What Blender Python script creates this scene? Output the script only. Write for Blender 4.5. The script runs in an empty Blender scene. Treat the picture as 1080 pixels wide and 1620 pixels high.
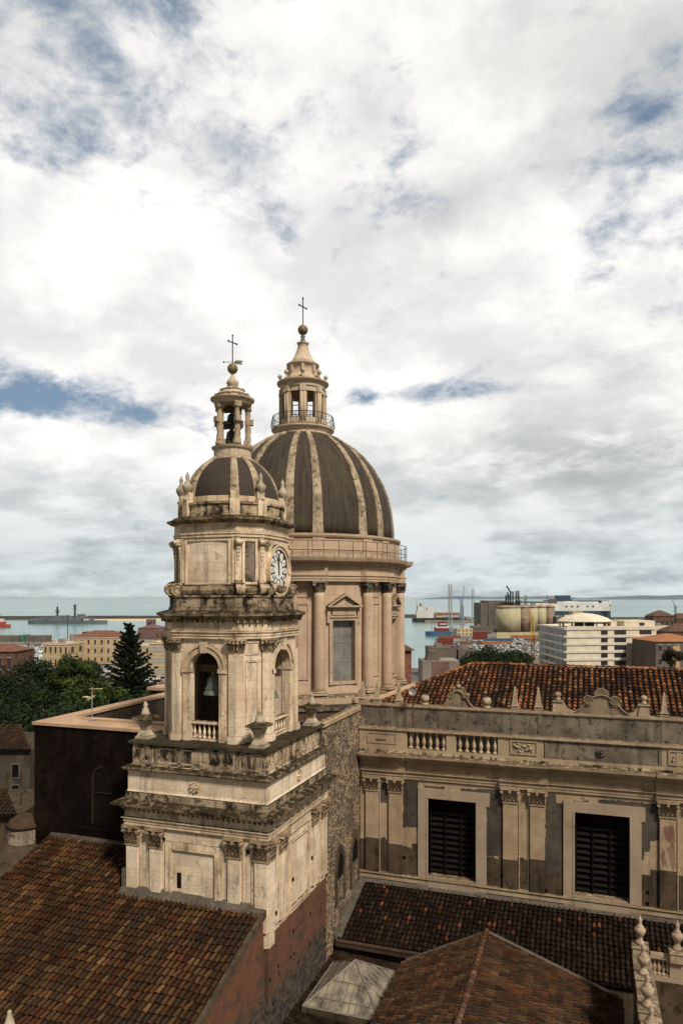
import bpy, math, random
from math import sin, cos, pi, radians, sqrt, atan2
from mathutils import Vector, noise
random.seed(7)
SC = bpy.context.scene
COL = SC.collection
E = 40.0                      # eye height above the sea; all heights below are written relative to the eye
A = radians(19.2)             # camera yaw from the building's depth axis
FP = 1120.0                   # focal length in photo pixels (1080 wide)

# ------------------------------------------------------------------ camera
cd = bpy.data.cameras.new('camera')
cd.sensor_fit = 'HORIZONTAL'; cd.sensor_width = 24.0; cd.lens = 24.0*FP/1080.0
cd.shift_y = 136.0/1080.0; cd.clip_start = 0.5; cd.clip_end = 200000
cam = bpy.data.objects.new('camera', cd); COL.objects.link(cam)
cam.location = (0, 0, E); cam.rotation_euler = (radians(90), 0, A)
SC.camera = cam
SC.view_settings.view_transform = 'Standard'; SC.view_settings.look = 'None'
SC.view_settings.exposure = 0.0; SC.view_settings.gamma = 1.0

# ------------------------------------------------------------------ sun + sky
SUN_AZ = radians(52)          # measured from -Y (towards the camera) to +X
SUN_EL = radians(48)
sl = bpy.data.lights.new('sun', 'SUN'); sl.energy = 4.6; sl.angle = radians(9); sl.color = (1.0, 0.93, 0.82)
so = bpy.data.objects.new('sun', sl); COL.objects.link(so)
sd = Vector((sin(SUN_AZ)*cos(SUN_EL), -cos(SUN_AZ)*cos(SUN_EL), sin(SUN_EL)))
so.rotation_euler = sd.to_track_quat('Z', 'Y').to_euler()

W = bpy.data.worlds.new('World'); SC.world = W; W.use_nodes = True

class NT:
    def __init__(s, nt): s.nt = nt; s.n = nt.nodes; s.l = nt.links
    def new(s, t, **k):
        n = s.n.new(t)
        for a, b in k.items(): setattr(n, a, b)
        return n
    def put(s, sock, v):
        if hasattr(v, 'links'): s.l.new(v, sock)
        elif isinstance(v, (tuple, list)) and len(v) == 3 and sock.type == 'RGBA': sock.default_value = (*v, 1)
        else: sock.default_value = v
    def math(s, op, a, b=None, c=None, clamp=False):
        n = s.new('ShaderNodeMath', operation=op); n.use_clamp = clamp
        s.put(n.inputs[0], a)
        if b is not None: s.put(n.inputs[1], b)
        if c is not None: s.put(n.inputs[2], c)
        return n.outputs[0]
    def vm(s, op, a, b=None):
        n = s.new('ShaderNodeVectorMath', operation=op); s.put(n.inputs[0], a)
        if b is not None: s.put(n.inputs[3 if op == 'SCALE' else 1], b)
        return n.outputs['Value'] if op in ('DOT_PRODUCT', 'LENGTH') else n.outputs[0]
    def noise(s, vec, scale, detail=5, rough=.55, dist=0):
        n = s.new('ShaderNodeTexNoise'); s.put(n.inputs['Vector'], vec)
        n.inputs['Scale'].default_value = scale; n.inputs['Detail'].default_value = detail
        n.inputs['Roughness'].default_value = rough; n.inputs['Distortion'].default_value = dist
        return n.outputs['Fac']
    def ramp(s, fac, lo, hi):
        n = s.new('ShaderNodeMapRange'); n.interpolation_type = 'SMOOTHSTEP'
        s.put(n.inputs[0], fac); n.inputs[1].default_value = lo; n.inputs[2].default_value = hi
        return n.outputs[0]
    def mix(s, fac, a, b, mode='MIX'):
        n = s.new('ShaderNodeMix', data_type='RGBA', blend_type=mode)
        s.put(n.inputs[0], fac); s.put(n.inputs[6], a); s.put(n.inputs[7], b)
        return n.outputs[2]
    def xyz(s, v):
        n = s.new('ShaderNodeSeparateXYZ'); s.put(n.inputs[0], v); return n.outputs
    def comb(s, x, y, z):
        n = s.new('ShaderNodeCombineXYZ')
        for i, v in enumerate((x, y, z)): s.put(n.inputs[i], v)
        return n.outputs[0]

def dirv(px, py):             # world direction of a spot of sky seen in the photo (used to say where the gaps in the cloud are)
    u = (px-540)/FP; v = (946-py)/FP
    return Vector((-sin(A)+u*cos(A), cos(A)+u*sin(A), v)).normalized()

def build_world():
    t = NT(W.node_tree); t.n.clear()
    out = t.new('ShaderNodeOutputWorld'); bg = t.new('ShaderNodeBackground'); t.l.new(bg.outputs[0], out.inputs[0])
    sky = t.new('ShaderNodeTexSky', sky_type='NISHITA'); sky.sun_disc = False
    sky.sun_elevation = SUN_EL; sky.sun_rotation = pi-SUN_AZ; sky.air_density = 1.2; sky.dust_density = 2.0
    g = t.new('ShaderNodeTexCoord').outputs['Generated']
    x, y, z = t.xyz(g)
    zz = t.math('ADD', t.math('MAXIMUM', z, 0.0), 0.22)
    p = t.comb(t.math('DIVIDE', x, zz), t.math('DIVIDE', y, zz), 0.0)
    p = t.vm('ADD', p, (3.1, 7.7, 1.3))
    n1 = t.noise(p, 1.3, 10, .62, .3)
    n2 = t.noise(p, 4.4, 9, .64, .25)
    n3 = t.noise(t.vm('MULTIPLY', g, (1.0, 1.0, 1.7)), 13.0, 9, .62, .25)
    cover = t.math('ADD', t.math('MULTIPLY', n1, .42), t.math('ADD', t.math('MULTIPLY', n2, .42), t.math('MULTIPLY', n3, .42)))
    for (px, py, rad, amt) in GAPS:                         # where the cloud thins
        dd = t.vm('DOT_PRODUCT', g, tuple(dirv(px, py)))
        m = t.new('ShaderNodeMapRange'); m.interpolation_type = 'SMOOTHSTEP'
        t.put(m.inputs[0], dd); m.inputs[1].default_value = cos(rad); m.inputs[2].default_value = 1.0
        m.inputs[3].default_value = 0; m.inputs[4].default_value = -amt
        cover = t.math('ADD', cover, m.outputs[0])
    for (px, py, a_, b_, amt) in BANDS:                     # long flat gaps
        d = dirv(px, py)
        hx = Vector((d.y, -d.x, 0)).normalized()
        q = t.math('DIVIDE', t.vm('DOT_PRODUCT', g, tuple(hx)), a_)
        w = t.math('DIVIDE', t.math('SUBTRACT', z, d.z), b_)
        r2 = t.math('ADD', t.math('MULTIPLY', q, q), t.math('MULTIPLY', w, w))
        front = t.math('GREATER_THAN', t.vm('DOT_PRODUCT', g, tuple(d)), 0.0)
        cover = t.math('ADD', cover, t.math('MULTIPLY', front, t.math('MULTIPLY', t.math('EXPONENT', t.math('MULTIPLY', r2, -1.0)), -amt)))
    mask = t.ramp(cover, .36, .555)
    sh = t.noise(p, 2.6, 9, .58, .2)
    sh2 = t.noise(t.vm('MULTIPLY', g, (1.0, 1.0, 1.8)), 6.0, 9, .58, .15)
    shade = t.ramp(t.math('ADD', t.math('MULTIPLY', sh, .6), t.math('MULTIPLY', sh2, .4)), .38, .58)
    top = t.mix(shade, (0.80, 0.80, 0.80), (1.14, 1.11, 1.07))
    low = t.mix(shade, (0.43, 0.49, 0.51), (0.75, 0.81, 0.82))
    el = t.ramp(z, .02, .27)
    cl = t.mix(el, low, top)
    for (px, py, a_, b_, amt) in HEAVY:                     # heavier grey banks
        d = dirv(px, py); hx = Vector((d.y, -d.x, 0)).normalized()
        q = t.math('DIVIDE', t.math('SUBTRACT', t.vm('DOT_PRODUCT', g, tuple(hx)), hx.dot(d)), a_)
        w = t.math('DIVIDE', t.math('SUBTRACT', z, d.z), b_)
        e = t.math('EXPONENT', t.math('MULTIPLY', t.math('ADD', t.math('MULTIPLY', q, q), t.math('MULTIPLY', w, w)), -1.0))
        front = t.math('GREATER_THAN', t.vm('DOT_PRODUCT', g, tuple(d)), 0.0)
        e = t.math('MULTIPLY', t.math('MULTIPLY', e, front), t.math('MULTIPLY', t.ramp(t.math('ADD', n2, t.math('MULTIPLY', n1, .5)), .98, .62), amt))
        cl = t.mix(e, cl, (.40, .43, .43))
    thin = t.ramp(cover, .50, .72)
    cl = t.mix(t.math('MULTIPLY', thin, .0), cl, (1, 1, 1))
    blue = t.mix(.6, t.mix(1.0, sky.outputs[0], (.10, .10, .10), 'MULTIPLY'), (.20, .29, .41))
    col = t.mix(mask, blue, cl)
    # unseen sky overhead and behind the viewer, dimmed on purpose to darken the foreground
    fwd = t.vm('DOT_PRODUCT', g, (-sin(A), cos(A), 0.0))
    sky_ahead = t.ramp(fwd, -.15, .45)
    over = t.ramp(z, .92, .70)
    k = t.math('ADD', t.math('MULTIPLY', t.math('MULTIPLY', sky_ahead, over), 1-UNSEEN_DIM), UNSEEN_DIM)
    col = t.mix(1.0, col, t.comb(k, k, k), 'MULTIPLY')
    t.put(bg.inputs[0], col); bg.inputs[1].default_value = 1.0
UNSEEN_DIM = .26  # brightness left in the out-of-view sky, lowered to darken the foreground
GAPS = [(100, 90, radians(11), .125), (600, 235, radians(6), .055), (920, 300, radians(8), .06), (1050, 400, radians(7), .12),
        (1070, 200, radians(6), .085), (425, 375, radians(3), .05), (20, 640, radians(6), .03), (10, 130, radians(5), .03)]
HEAVY = [(930, 730, .28, .06, .85), (1100, 60, .28, .10, .6), (60, 30, .20, .10, .35), (150, 900, .4, .05, .3), (690, 350, .09, .05, .45), (1040, 560, .15, .06, .4)]
BANDS = [(40, 590, .22, .030, .14), (130, 650, .20, .024, .23), (660, 622, .14, .016, .20), (330, 600, .12, .03, .06), (560, 640, .06, .016, .05), (280, 690, .1, .02, .04)]
build_world()

# ------------------------------------------------------------------ materials
MATS = {}
def base_mat(name):
    m = bpy.data.materials.new(name); m.use_nodes = True
    t = NT(m.node_tree); b = t.n['Principled BSDF']; MATS[name] = m
    return m, t, b
def plain(name, c, rough=.7, metal=0, var=.25, scale=2.0, emit=None):
    m, t, b = base_mat(name)
    co = t.new('ShaderNodeTexCoord').outputs['Object']
    n = t.noise(co, scale, 5, .6)
    dk = tuple(v*(1-var) for v in c); lt = tuple(min(1, v*(1+var)) for v in c)
    t.put(b.inputs['Base Color'], t.mix(t.ramp(n, .3, .7), dk, lt))
    b.inputs['Roughness'].default_value = rough; b.inputs['Metallic'].default_value = metal; b.inputs['Specular IOR Level'].default_value = .15 if rough > .65 else .5
    return m
def stone(name, c1, c2, dark=(.02, .017, .014), stain=.3, streak=.3, blocks=None, moss=.6, bump=.35, scale=1.0, joint=.55, rough=.9, blockvar=.3):
    """weathered limestone: block tone, vertical run-off streaks, black crust, lichen on ledges"""
    m, t, b = base_mat(name)
    co = t.new('ShaderNodeTexCoord').outputs['Object']
    x, y, z = t.xyz(co)
    n_big = t.noise(co, .55*scale, 4, .6)
    col = t.mix(t.ramp(n_big, .3, .7), c1, c2)
    n_f = t.noise(co, 9*scale, 6, .7)
    col = t.mix(t.math('MULTIPLY', t.ramp(n_f, .35, .75), .45), col, tuple(v*.55 for v in c1))
    h = t.math('MULTIPLY', n_f, .5)
    if blocks:
        br = t.new('ShaderNodeTexBrick'); br.offset = .5
        t.put(br.inputs['Vector'], t.comb(t.math('ADD', x, t.math('MULTIPLY', y, .93)), z, 0.0))
        br.inputs['Brick Width'].default_value = blocks[0]; br.inputs['Row Height'].default_value = blocks[1]
        br.inputs['Scale'].default_value = 1; br.inputs['Mortar Size'].default_value = .012; br.inputs['Mortar Smooth'].default_value = .4
        br.inputs['Color1'].default_value = (0, 0, 0, 1); br.inputs['Color2'].default_value = (1, 1, 1, 1); br.inputs['Mortar'].default_value = (.5, .5, .5, 1)
        bw = t.new('ShaderNodeRGBToBW'); t.l.new(br.outputs['Color'], bw.inputs[0])
        col = t.mix(t.math('MULTIPLY', bw.outputs[0], blockvar), col, tuple(v*.55 for v in c2))
        col = t.mix(t.math('MULTIPLY', br.outputs['Fac'], joint), col, tuple(v*.3 for v in c1))
        h = t.math('SUBTRACT', h, t.math('MULTIPLY', br.outputs['Fac'], .8))
    if streak > 0:
        sv = t.comb(t.math('MULTIPLY', x, 2.3*scale), t.math('MULTIPLY', y, 2.3*scale), t.math('MULTIPLY', z, .28*scale))
        s1 = t.ramp(t.noise(sv, 1.0, 6, .65, .3), .50, .66)
        col = t.mix(t.math('MULTIPLY', s1, streak), col, dark)
    if stain > 0:
        s2 = t.noise(co, 1.5*scale, 9, .72, .6)
        s2 = t.ramp(s2, .60-.16*stain, .74-.14*stain)
        col = t.mix(t.math('MULTIPLY', s2, min(1, .55+stain*.45)), col, dark)
    if moss > 0:
        nz = t.xyz(t.new('ShaderNodeNewGeometry').outputs['Normal'])[2]
        up = t.ramp(nz, .55, .9)
        mz = t.math('MULTIPLY', up, t.math('MULTIPLY', t.ramp(t.noise(co, 3.0, 5, .7), .3, .55), moss))
        col = t.mix(mz, col, (.026, .020, .011))
    t.put(b.inputs['Base Color'], col); b.inputs['Roughness'].default_value = rough
    b.inputs['Specular IOR Level'].default_value = .04
    bp = t.new('ShaderNodeBump'); bp.inputs['Strength'].default_value = bump; bp.inputs['Distance'].default_value = .05
    t.put(bp.inputs['Height'], h); t.l.new(bp.outputs[0], b.inputs['Normal'])
    return m

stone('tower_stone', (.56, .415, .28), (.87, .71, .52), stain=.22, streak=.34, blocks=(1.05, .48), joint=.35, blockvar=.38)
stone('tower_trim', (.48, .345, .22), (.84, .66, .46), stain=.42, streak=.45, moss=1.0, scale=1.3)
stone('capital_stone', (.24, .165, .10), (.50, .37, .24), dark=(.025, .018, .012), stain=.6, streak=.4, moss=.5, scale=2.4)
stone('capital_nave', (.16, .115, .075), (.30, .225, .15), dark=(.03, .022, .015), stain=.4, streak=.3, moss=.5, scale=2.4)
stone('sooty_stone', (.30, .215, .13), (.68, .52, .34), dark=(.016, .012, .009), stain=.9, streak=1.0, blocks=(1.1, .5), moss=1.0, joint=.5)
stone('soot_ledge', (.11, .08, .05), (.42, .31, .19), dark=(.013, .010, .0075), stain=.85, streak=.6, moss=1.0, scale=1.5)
stone('mossy_top', (.04, .03, .02), (.10, .075, .048), stain=.6, streak=0, moss=.7)
stone('drum_stone', (.47, .33, .225), (.56, .41, .285), stain=.08, streak=.16, moss=.6, blocks=(1.3, .62), joint=.3, blockvar=.2)
stone('drum_trim', (.40, .29, .195), (.47, .35, .24), stain=.22, streak=.22, moss=.8)
stone('dark_trim', (.13, .105, .08), (.26, .20, .15), stain=.7, streak=.5, moss=.9)
stone('rib_stone', (.22, .165, .105), (.50, .39, .27), dark=(.05, .040, .03), stain=.7, streak=.35, moss=0, scale=1.6)
stone('nave_stone', (.35, .245, .15), (.50, .365, .235), dark=(.03, .024, .018), stain=.12, streak=.16, moss=.7, blocks=(1.2, .55), joint=.22, blockvar=.35)
stone('nave_trim', (.32, .23, .145), (.48, .36, .235), dark=(.03, .026, .02), stain=.2, streak=.2, moss=.8)
stone('frame_stone', (.34, .255, .175), (.42, .325, .225), stain=.05, streak=.1, moss=.3, blocks=(3.0, .9), joint=.2, blockvar=.15)
stone('grey_plaster', (.06, .048, .038), (.12, .098, .076), dark=(.022, .02, .018), stain=.4, streak=.4, moss=.4)
stone('base_plaster', (.062, .043, .028), (.12, .085, .056), dark=(.014, .011, .009), stain=.5, streak=.5, moss=.4)
stone('painted_shade', (.016, .013, .010), (.03, .024, .018), dark=(.008,.007,.006), stain=.4, streak=.3, moss=.3)  # near-black colour standing in for the shade behind the balusters
stone('parapet_plaster', (.12, .098, .075), (.27, .215, .155), dark=(.022, .02, .018), stain=.6, streak=.45, moss=.7)
stone('soot_wall', (.006, .004, .003), (.020, .0125, .0085), dark=(.003, .0022, .0018), stain=.7, streak=.8, moss=0, blocks=(.9, .45), joint=.5, bump=.8)
stone('brown_render', (.05, .032, .022), (.085, .055, .036), dark=(.012, .010, .008), stain=.35, streak=.3, moss=0)
stone('terracotta_floor', (.42, .27, .17), (.54, .36, .23), stain=.15, streak=0, moss=0, blocks=(.6, .6), joint=.25)
stone('lantern_stone', (.50, .38, .26), (.58, .46, .33), dark=(.07, .055, .04), stain=.2, streak=.28, moss=.7, scale=1.5)
stone('figure_stone', (.33, .24, .16), (.46, .35, .24), dark=(.05, .04, .03), stain=.35, streak=.4, moss=.7, scale=2)
stone('pale_stone', (.33, .26, .18), (.50, .41, .295), dark=(.04, .035, .03), stain=.35, streak=.4, moss=.8, scale=2.5)
stone('old_render', (.05, .04, .03), (.10, .08, .06), stain=.4, streak=.5, moss=.3)
stone('crest_stone', (.20, .15, .10), (.36, .275, .18), dark=(.04, .03, .02), stain=.45, streak=.4, moss=.7, scale=1.6)
stone('crust_stone', (.14, .105, .07), (.54, .41, .27), dark=(.012, .009, .007), stain=.95, streak=.9, blocks=(1.1, .5), moss=1.0, joint=.5, scale=.9)
stone('niche_stone', (.022, .015, .010), (.035, .024, .016), stain=.3, streak=.4, moss=0)

stone('peeled_plaster', (.20, .105, .075), (.33, .21, .14), stain=.3, streak=.3, moss=0)
stone('mortar', (.10, .085, .07), (.15, .125, .10), stain=.4, streak=0, moss=.5)

def rubble():
    m, t, b = base_mat('rubble')
    co = t.new('ShaderNodeTexCoord').outputs['Object']
    wob = t.vm('ADD', co, t.vm('SCALE', t.new('ShaderNodeTexNoise').outputs['Color'], .0))
    v = t.new('ShaderNodeTexVoronoi'); v.feature = 'F1'
    sc = t.new('ShaderNodeMapping'); t.put(sc.inputs[0], wob); sc.inputs['Scale'].default_value = (6.0, 5.0, 7.2)
    t.l.new(sc.outputs[0], v.inputs['Vector']); v.inputs['Scale'].default_value = 1.0
    hsv = t.new('ShaderNodeRGBToBW'); t.l.new(v.outputs['Color'], hsv.inputs[0])
    d = t.new('ShaderNodeTexVoronoi'); d.feature = 'DISTANCE_TO_EDGE'; t.l.new(sc.outputs[0], d.inputs['Vector']); d.inputs['Scale'].default_value = 1.0
    col = t.mix(t.ramp(hsv.outputs[0], .25, .7), (.07, .048, .030), (.42, .29, .175))
    edge = t.ramp(d.outputs['Distance'], .02, .10)
    col = t.mix(edge, (.17, .117, .072), col)
    big = t.ramp(t.noise(co, .5, 5, .6), .45, .65)
    col = t.mix(t.math('MULTIPLY', big, .65), col, (.06, .042, .027))
    t.put(b.inputs['Base Color'], col); b.inputs['Roughness'].default_value = .95
    bp = t.new('ShaderNodeBump'); bp.inputs['Strength'].default_value = .9; bp.inputs['Distance'].default_value = .12
    t.put(bp.inputs['Height'], edge); t.l.new(bp.outputs[0], b.inputs['Normal'])
rubble()
def brickwall():
    m, t, b = base_mat('red_brick')
    co = t.new('ShaderNodeTexCoord').outputs['Object']; x, y, z = t.xyz(co)
    br = t.new('ShaderNodeTexBrick'); t.put(br.inputs['Vector'], t.comb(t.math('ADD', x, y), z, 0.0))
    br.inputs['Scale'].default_value = 1; br.inputs['Brick Width'].default_value = .32; br.inputs['Row Height'].default_value = .11
    br.inputs['Mortar Size'].default_value = .012
    br.inputs['Color1'].default_value = (.12, .040, .015, 1); br.inputs['Color2'].default_value = (.16, .060, .025, 1); br.inputs['Mortar'].default_value = (.05, .028, .015, 1)
    lowz = t.ramp(t.math('ADD', z, t.math('MULTIPLY', t.noise(co, 1.3, 4, .5, .2), 2.0)), 1.9, .5)   # rough lava masonry lower down
    col = t.mix(t.ramp(t.noise(co, 1.1, 8, .7, .4), .46, .66), br.outputs['Color'], (.05, .024, .014))
    v = t.new('ShaderNodeTexVoronoi'); t.put(v.inputs['Vector'], t.comb(t.math('MULTIPLY', t.math('ADD', x, y), 3.4), t.math('MULTIPLY', z, 6.0), 0.0))
    v.inputs['Scale'].default_value = 1
    bw = t.new('ShaderNodeRGBToBW'); t.l.new(v.outputs['Color'], bw.inputs[0])
    lav = t.mix(t.ramp(bw.outputs[0], .3, .75), (.020, .014, .009), (.075, .050, .030))
    col = t.mix(lowz, col, lav)
    t.put(b.inputs['Base Color'], col); b.inputs['Roughness'].default_value = .95
    bp = t.new('ShaderNodeBump'); bp.inputs['Strength'].default_value = .6; bp.inputs['Distance'].default_value = .04
    t.put(bp.inputs['Height'], t.noise(co, 7, 6, .7)); t.l.new(bp.outputs[0], b.inputs['Normal'])
brickwall()
def tintmat(name, rough=.85, nscale=14):
    m, t, b = base_mat(name)
    a = t.new('ShaderNodeAttribute', attribute_name='tint')
    co = t.new('ShaderNodeTexCoord').outputs['Object']
    n = t.ramp(t.noise(co, nscale, 5, .7), .25, .75)
    c = t.mix(n, t.mix(1.0, a.outputs['Color'], (.55, .5, .48), 'MULTIPLY'), t.mix(1.0, a.outputs['Color'], (1.25, 1.2, 1.15), 'MULTIPLY'))
    t.put(b.inputs['Base Color'], c); b.inputs['Roughness'].default_value = rough; b.inputs['Specular IOR Level'].default_value = .08
    return m
tintmat('tile')
tintmat('leaf', .6, 3)
def leadmat(name, c1, c2, olive):
    m, t, b = base_mat(name)
    co = t.new('ShaderNodeTexCoord').outputs['Object']; x, y, z = t.xyz(co)
    r = t.math('ARCTAN2', y, x)
    sv = t.comb(t.math('MULTIPLY', r, 26.0), t.math('MULTIPLY', z, .5), 0.0)
    s = t.ramp(t.noise(sv, 1, 5, .6), .3, .7)
    col = t.mix(s, c1, c2)
    col = t.mix(t.math('MULTIPLY', t.ramp(t.noise(co, .35, 4, .6), .48, .7), .6), col, olive)
    col = t.mix(t.math('MULTIPLY', t.ramp(t.noise(co, 6, 7, .75), .55, .7), .35), col, tuple(v*2.2 for v in c2))
    seam = t.math('LESS_THAN', t.math('FRACT', t.math('MULTIPLY', z, 1.35)), .05)
    col = t.mix(t.math('MULTIPLY', seam, .35), col, tuple(v*.5 for v in c1))
    t.put(b.inputs['Base Color'], col); b.inputs['Roughness'].default_value = .8; b.inputs['Specular IOR Level'].default_value = .2
    bp = t.new('ShaderNodeBump'); bp.inputs['Strength'].default_value = .3; bp.inputs['Distance'].default_value = .05
    t.put(bp.inputs['Height'], t.noise(co, 5, 7, .7)); t.l.new(bp.outputs[0], b.inputs['Normal'])
leadmat('dome_lead', (.028, .020, .0145), (.066, .049, .034), (.066, .053, .026))
leadmat('cupola_lead', (.040, .028, .021), (.052, .038, .028), (.055, .042, .030))
plain('iron', (.02, .016, .015), .6, .3)
plain('rust_iron', (.10, .06, .04), .8, .2)
plain('bronze', (.10, .125, .095), .6, .1, .35, 5)
plain('dark_bronze', (.022, .018, .014), .6, .3, .3, 5)
plain('bronze_ball', (.16, .12, .055), .6, .2, .3, 6)
plain('void', (.004, .003, .0025), 1.0)
plain('interior', (.10, .075, .05), .9, 0, .4)
plain('wood', (.09, .05, .03), .8)
plain('louvre', (.006, .0032, .0024), .75, 0, .4, 6)
plain('window_glass', (.16, .15, .13), .28, 0, .3, .7)
plain('dark_glass', (.03, .03, .032), .25)
plain('dial', (.72, .69, .62), .5, 0, .06)
plain('dial_black', (.012, .011, .010), .4, .0, .05)
plain('metal_grey', (.33, .31, .28), .5, .3)
plain('bar_grey', (.16, .13, .10), .6, .1)
plain('white_paint', (.62, .58, .52), .6, 0, .12)
plain('ochre', (.40, .29, .16), .85, 0, .15, .3)
plain('ochre_dark', (.48, .30, .12), .85, 0, .15, .3)
plain('cream_wall', (.60, .53, .40), .8, 0, .1, .4)
plain('band_white', (.56, .51, .44), .8, 0, .1, .4)
plain('roof_red', (.15, .068, .042), .85, 0, .3, .8)
plain('roof_brown', (.10, .056, .038), .85, 0, .35, .6)
plain('pinkish', (.15, .085, .075), .85, 0, .2, .2)
plain('concrete', (.22, .19, .16), .85, 0, .2, .1)
plain('dark_concrete', (.13, .105, .085), .9, 0, .2, .08)
plain('silo_cream', (.36, .32, .20), .8, 0, .15, .15)
plain('silo_rust', (.22, .16, .11), .8, 0, .4, .2)
plain('rock', (.06, .055, .05), .95, 0, .5, .4)
plain('hull_black', (.03, .03, .035), .6)
plain('hull_blue', (.05, .12, .22), .5)
plain('hull_navy', (.025, .05, .075), .5)
plain('hull_red', (.32, .05, .03), .6)
plain('navy_grey', (.11, .125, .13), .6, 0, .1, .05)
plain('ship_white', (.55, .53, .49), .6, 0, .12, .1)
plain('crane_blue', (.06, .18, .36), .5)
plain('crane_grey', (.28, .28, .27), .6)
plain('crane_yellow', (.55, .33, .06), .6)
plain('c_red', (.15, .035, .026), .7); plain('c_orange', (.30, .125, .05), .7); plain('c_blue', (.05, .085, .16), .7)
plain('c_green', (.05, .14, .09), .7); plain('c_cream', (.50, .42, .25), .7); plain('c_grey', (.3, .3, .3), .7); plain('c_brown', (.18, .08, .05), .7)
plain('car_white', (.60, .60, .58), .3, 0, .05); plain('car_grey', (.22, .23, .24), .3, .3, .05); plain('car_dark', (.04, .04, .05), .3, 0, .05); plain('car_red', (.35, .04, .03), .3, 0, .05)
plain('bark', (.06, .045, .032), .95)
plain('asphalt', (.10, .09, .08), .9, 0, .3, .05)
plain('land', (.15, .13, .11), .95, 0, .35, .03)
plain('hill_green', (.06, .10, .13), .95, 0, .2, .0005)
plain('skylight_glass', (.155, .13, .09), .5, 0, .7, 1.3)

# ------------------------------------------------------------------ mesh helpers
class MB:
    def __init__(s): s.v = []; s.f = []; s.m = []; s.c = []; s.cur = 0; s.smooth = []; s.sm = False; s.col = None
    def add(s, vs, fs):
        o = len(s.v); s.v += [tuple(v) for v in vs]
        if s.col is not None: s.c += [s.col]*len(vs)
        for f in fs: s.f.append(tuple(i+o for i in f)); s.m.append(s.cur); s.smooth.append(s.sm)
        return s
    def box(s, x0, x1, y0, y1, z0, z1):
        if x0 > x1: x0, x1 = x1, x0
        if y0 > y1: y0, y1 = y1, y0
        if z0 > z1: z0, z1 = z1, z0
        return s.add([(x0,y0,z0),(x1,y0,z0),(x1,y1,z0),(x0,y1,z0),(x0,y0,z1),(x1,y0,z1),(x1,y1,z1),(x0,y1,z1)],
                     [(0,3,2,1),(4,5,6,7),(0,1,5,4),(1,2,6,5),(2,3,7,6),(3,0,4,7)])
    def loft(s, rings, cap=True):
        n = len(rings[0]); vs = [p for r in rings for p in r]; fs = []
        for k in range(len(rings)-1):
            for i in range(n):
                j = (i+1) % n
                fs.append((k*n+i, k*n+j, (k+1)*n+j, (k+1)*n+i))
        if cap: fs.append(tuple(range(n-1, -1, -1))); fs.append(tuple((len(rings)-1)*n+i for i in range(n)))
        return s.add(vs, fs)
    def prism(s, poly, z0, z1): return s.loft([[(x, y, z0) for x, y in poly], [(x, y, z1) for x, y in poly]])
    def sweep(s, poly, prof, cap=True, off=None):
        off = off or offset_poly
        return s.loft([[(x, y, z) for x, y in off(poly, d)] for d, z in prof], cap)
    def lathe(s, cx, cy, prof, n=24, sm=True, ph=0.0):
        o = s.sm; s.sm = sm
        s.loft([[(cx+r*cos(2*pi*i/n+ph), cy+r*sin(2*pi*i/n+ph), z) for i in range(n)] for r, z in prof]); s.sm = o
        return s
    def tube(s, pts, r, n=6, r2=None):
        pts = [Vector(p) for p in pts]; rings = []
        for k, p in enumerate(pts):
            d = (pts[min(k+1, len(pts)-1)]-pts[max(k-1, 0)]).normalized()
            a = d.cross(Vector((0, 0, 1)));
            if a.length < 1e-3: a = Vector((1, 0, 0))
            a.normalize(); b = d.cross(a)
            rr = r if r2 is None else r+(r2-r)*k/(len(pts)-1)
            rings.append([tuple(p+a*rr*cos(2*pi*i/n)+b*rr*sin(2*pi*i/n)) for i in range(n)])
        return s.loft(rings)
    def sphere(s, c, r, n=12, m=8, sz=1.0):
        prof = [(max(.001, r*sin(pi*k/m)), c[2]-r*sz*cos(pi*k/m)) for k in range(m+1)]
        return s.lathe(c[0], c[1], prof, n)
    def build(s, name, mats, parent=None, loc=None, label=None):
        base = Vector(loc) if loc is not None else (Vector(parent['o']) if parent is not None else Vector((0, 0, 0)))
        me = bpy.data.meshes.new(name)
        me.from_pydata([(x-base.x, y-base.y, z-base.z) for x, y, z in s.v], [], s.f)
        if not isinstance(mats, (list, tuple)): mats = [mats]
        for m in mats: me.materials.append(MATS[m])
        if len(mats) > 1: me.polygons.foreach_set('material_index', s.m)
        me.polygons.foreach_set('use_smooth', s.smooth)
        if s.c and len(s.c) == len(s.v):
            ca = me.color_attributes.new('tint', 'FLOAT_COLOR', 'POINT')
            ca.data.foreach_set('color', [q for c in s.c for q in (c[0], c[1], c[2], 1.0)])
        me.update()
        o = bpy.data.objects.new(name, me); COL.objects.link(o)
        if parent is not None:
            o.parent = ROOTOBJ[parent['id']] if 'id' in parent else parent['ob']
        else: o.location = (base.x, base.y, base.z+E)
        if label: o['label'] = label
        return o
ROOTOBJ = {}
def thing(name, label, cat, loc, group=None, kind=None):
    """Empty at the base of a thing; returns a handle the part builder understands"""
    o = bpy.data.objects.new(name, None); COL.objects.link(o); o.location = (loc[0], loc[1], loc[2]+E)
    o['label'] = label; o['category'] = cat
    if group: o['group'] = group
    if kind: o['kind'] = kind
    h = {'o': tuple(loc), 'ob': o}
    return h
def under(h, ob):             # handle for sub-parts of a part (parts sit at their thing's origin)
    return {'o': h['o'], 'ob': ob}
def tagged(o, label, cat, group=None, kind=None):
    if label: o['label'] = label
    if cat: o['category'] = cat
    if group: o['group'] = group
    if kind: o['kind'] = kind
    return o
def copy_tree(o, parent=None):
    c = o.copy(); COL.objects.link(c)
    if parent is not None: c.parent = parent
    for ch in list(o.children): copy_tree(ch, c)
    return c

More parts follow.
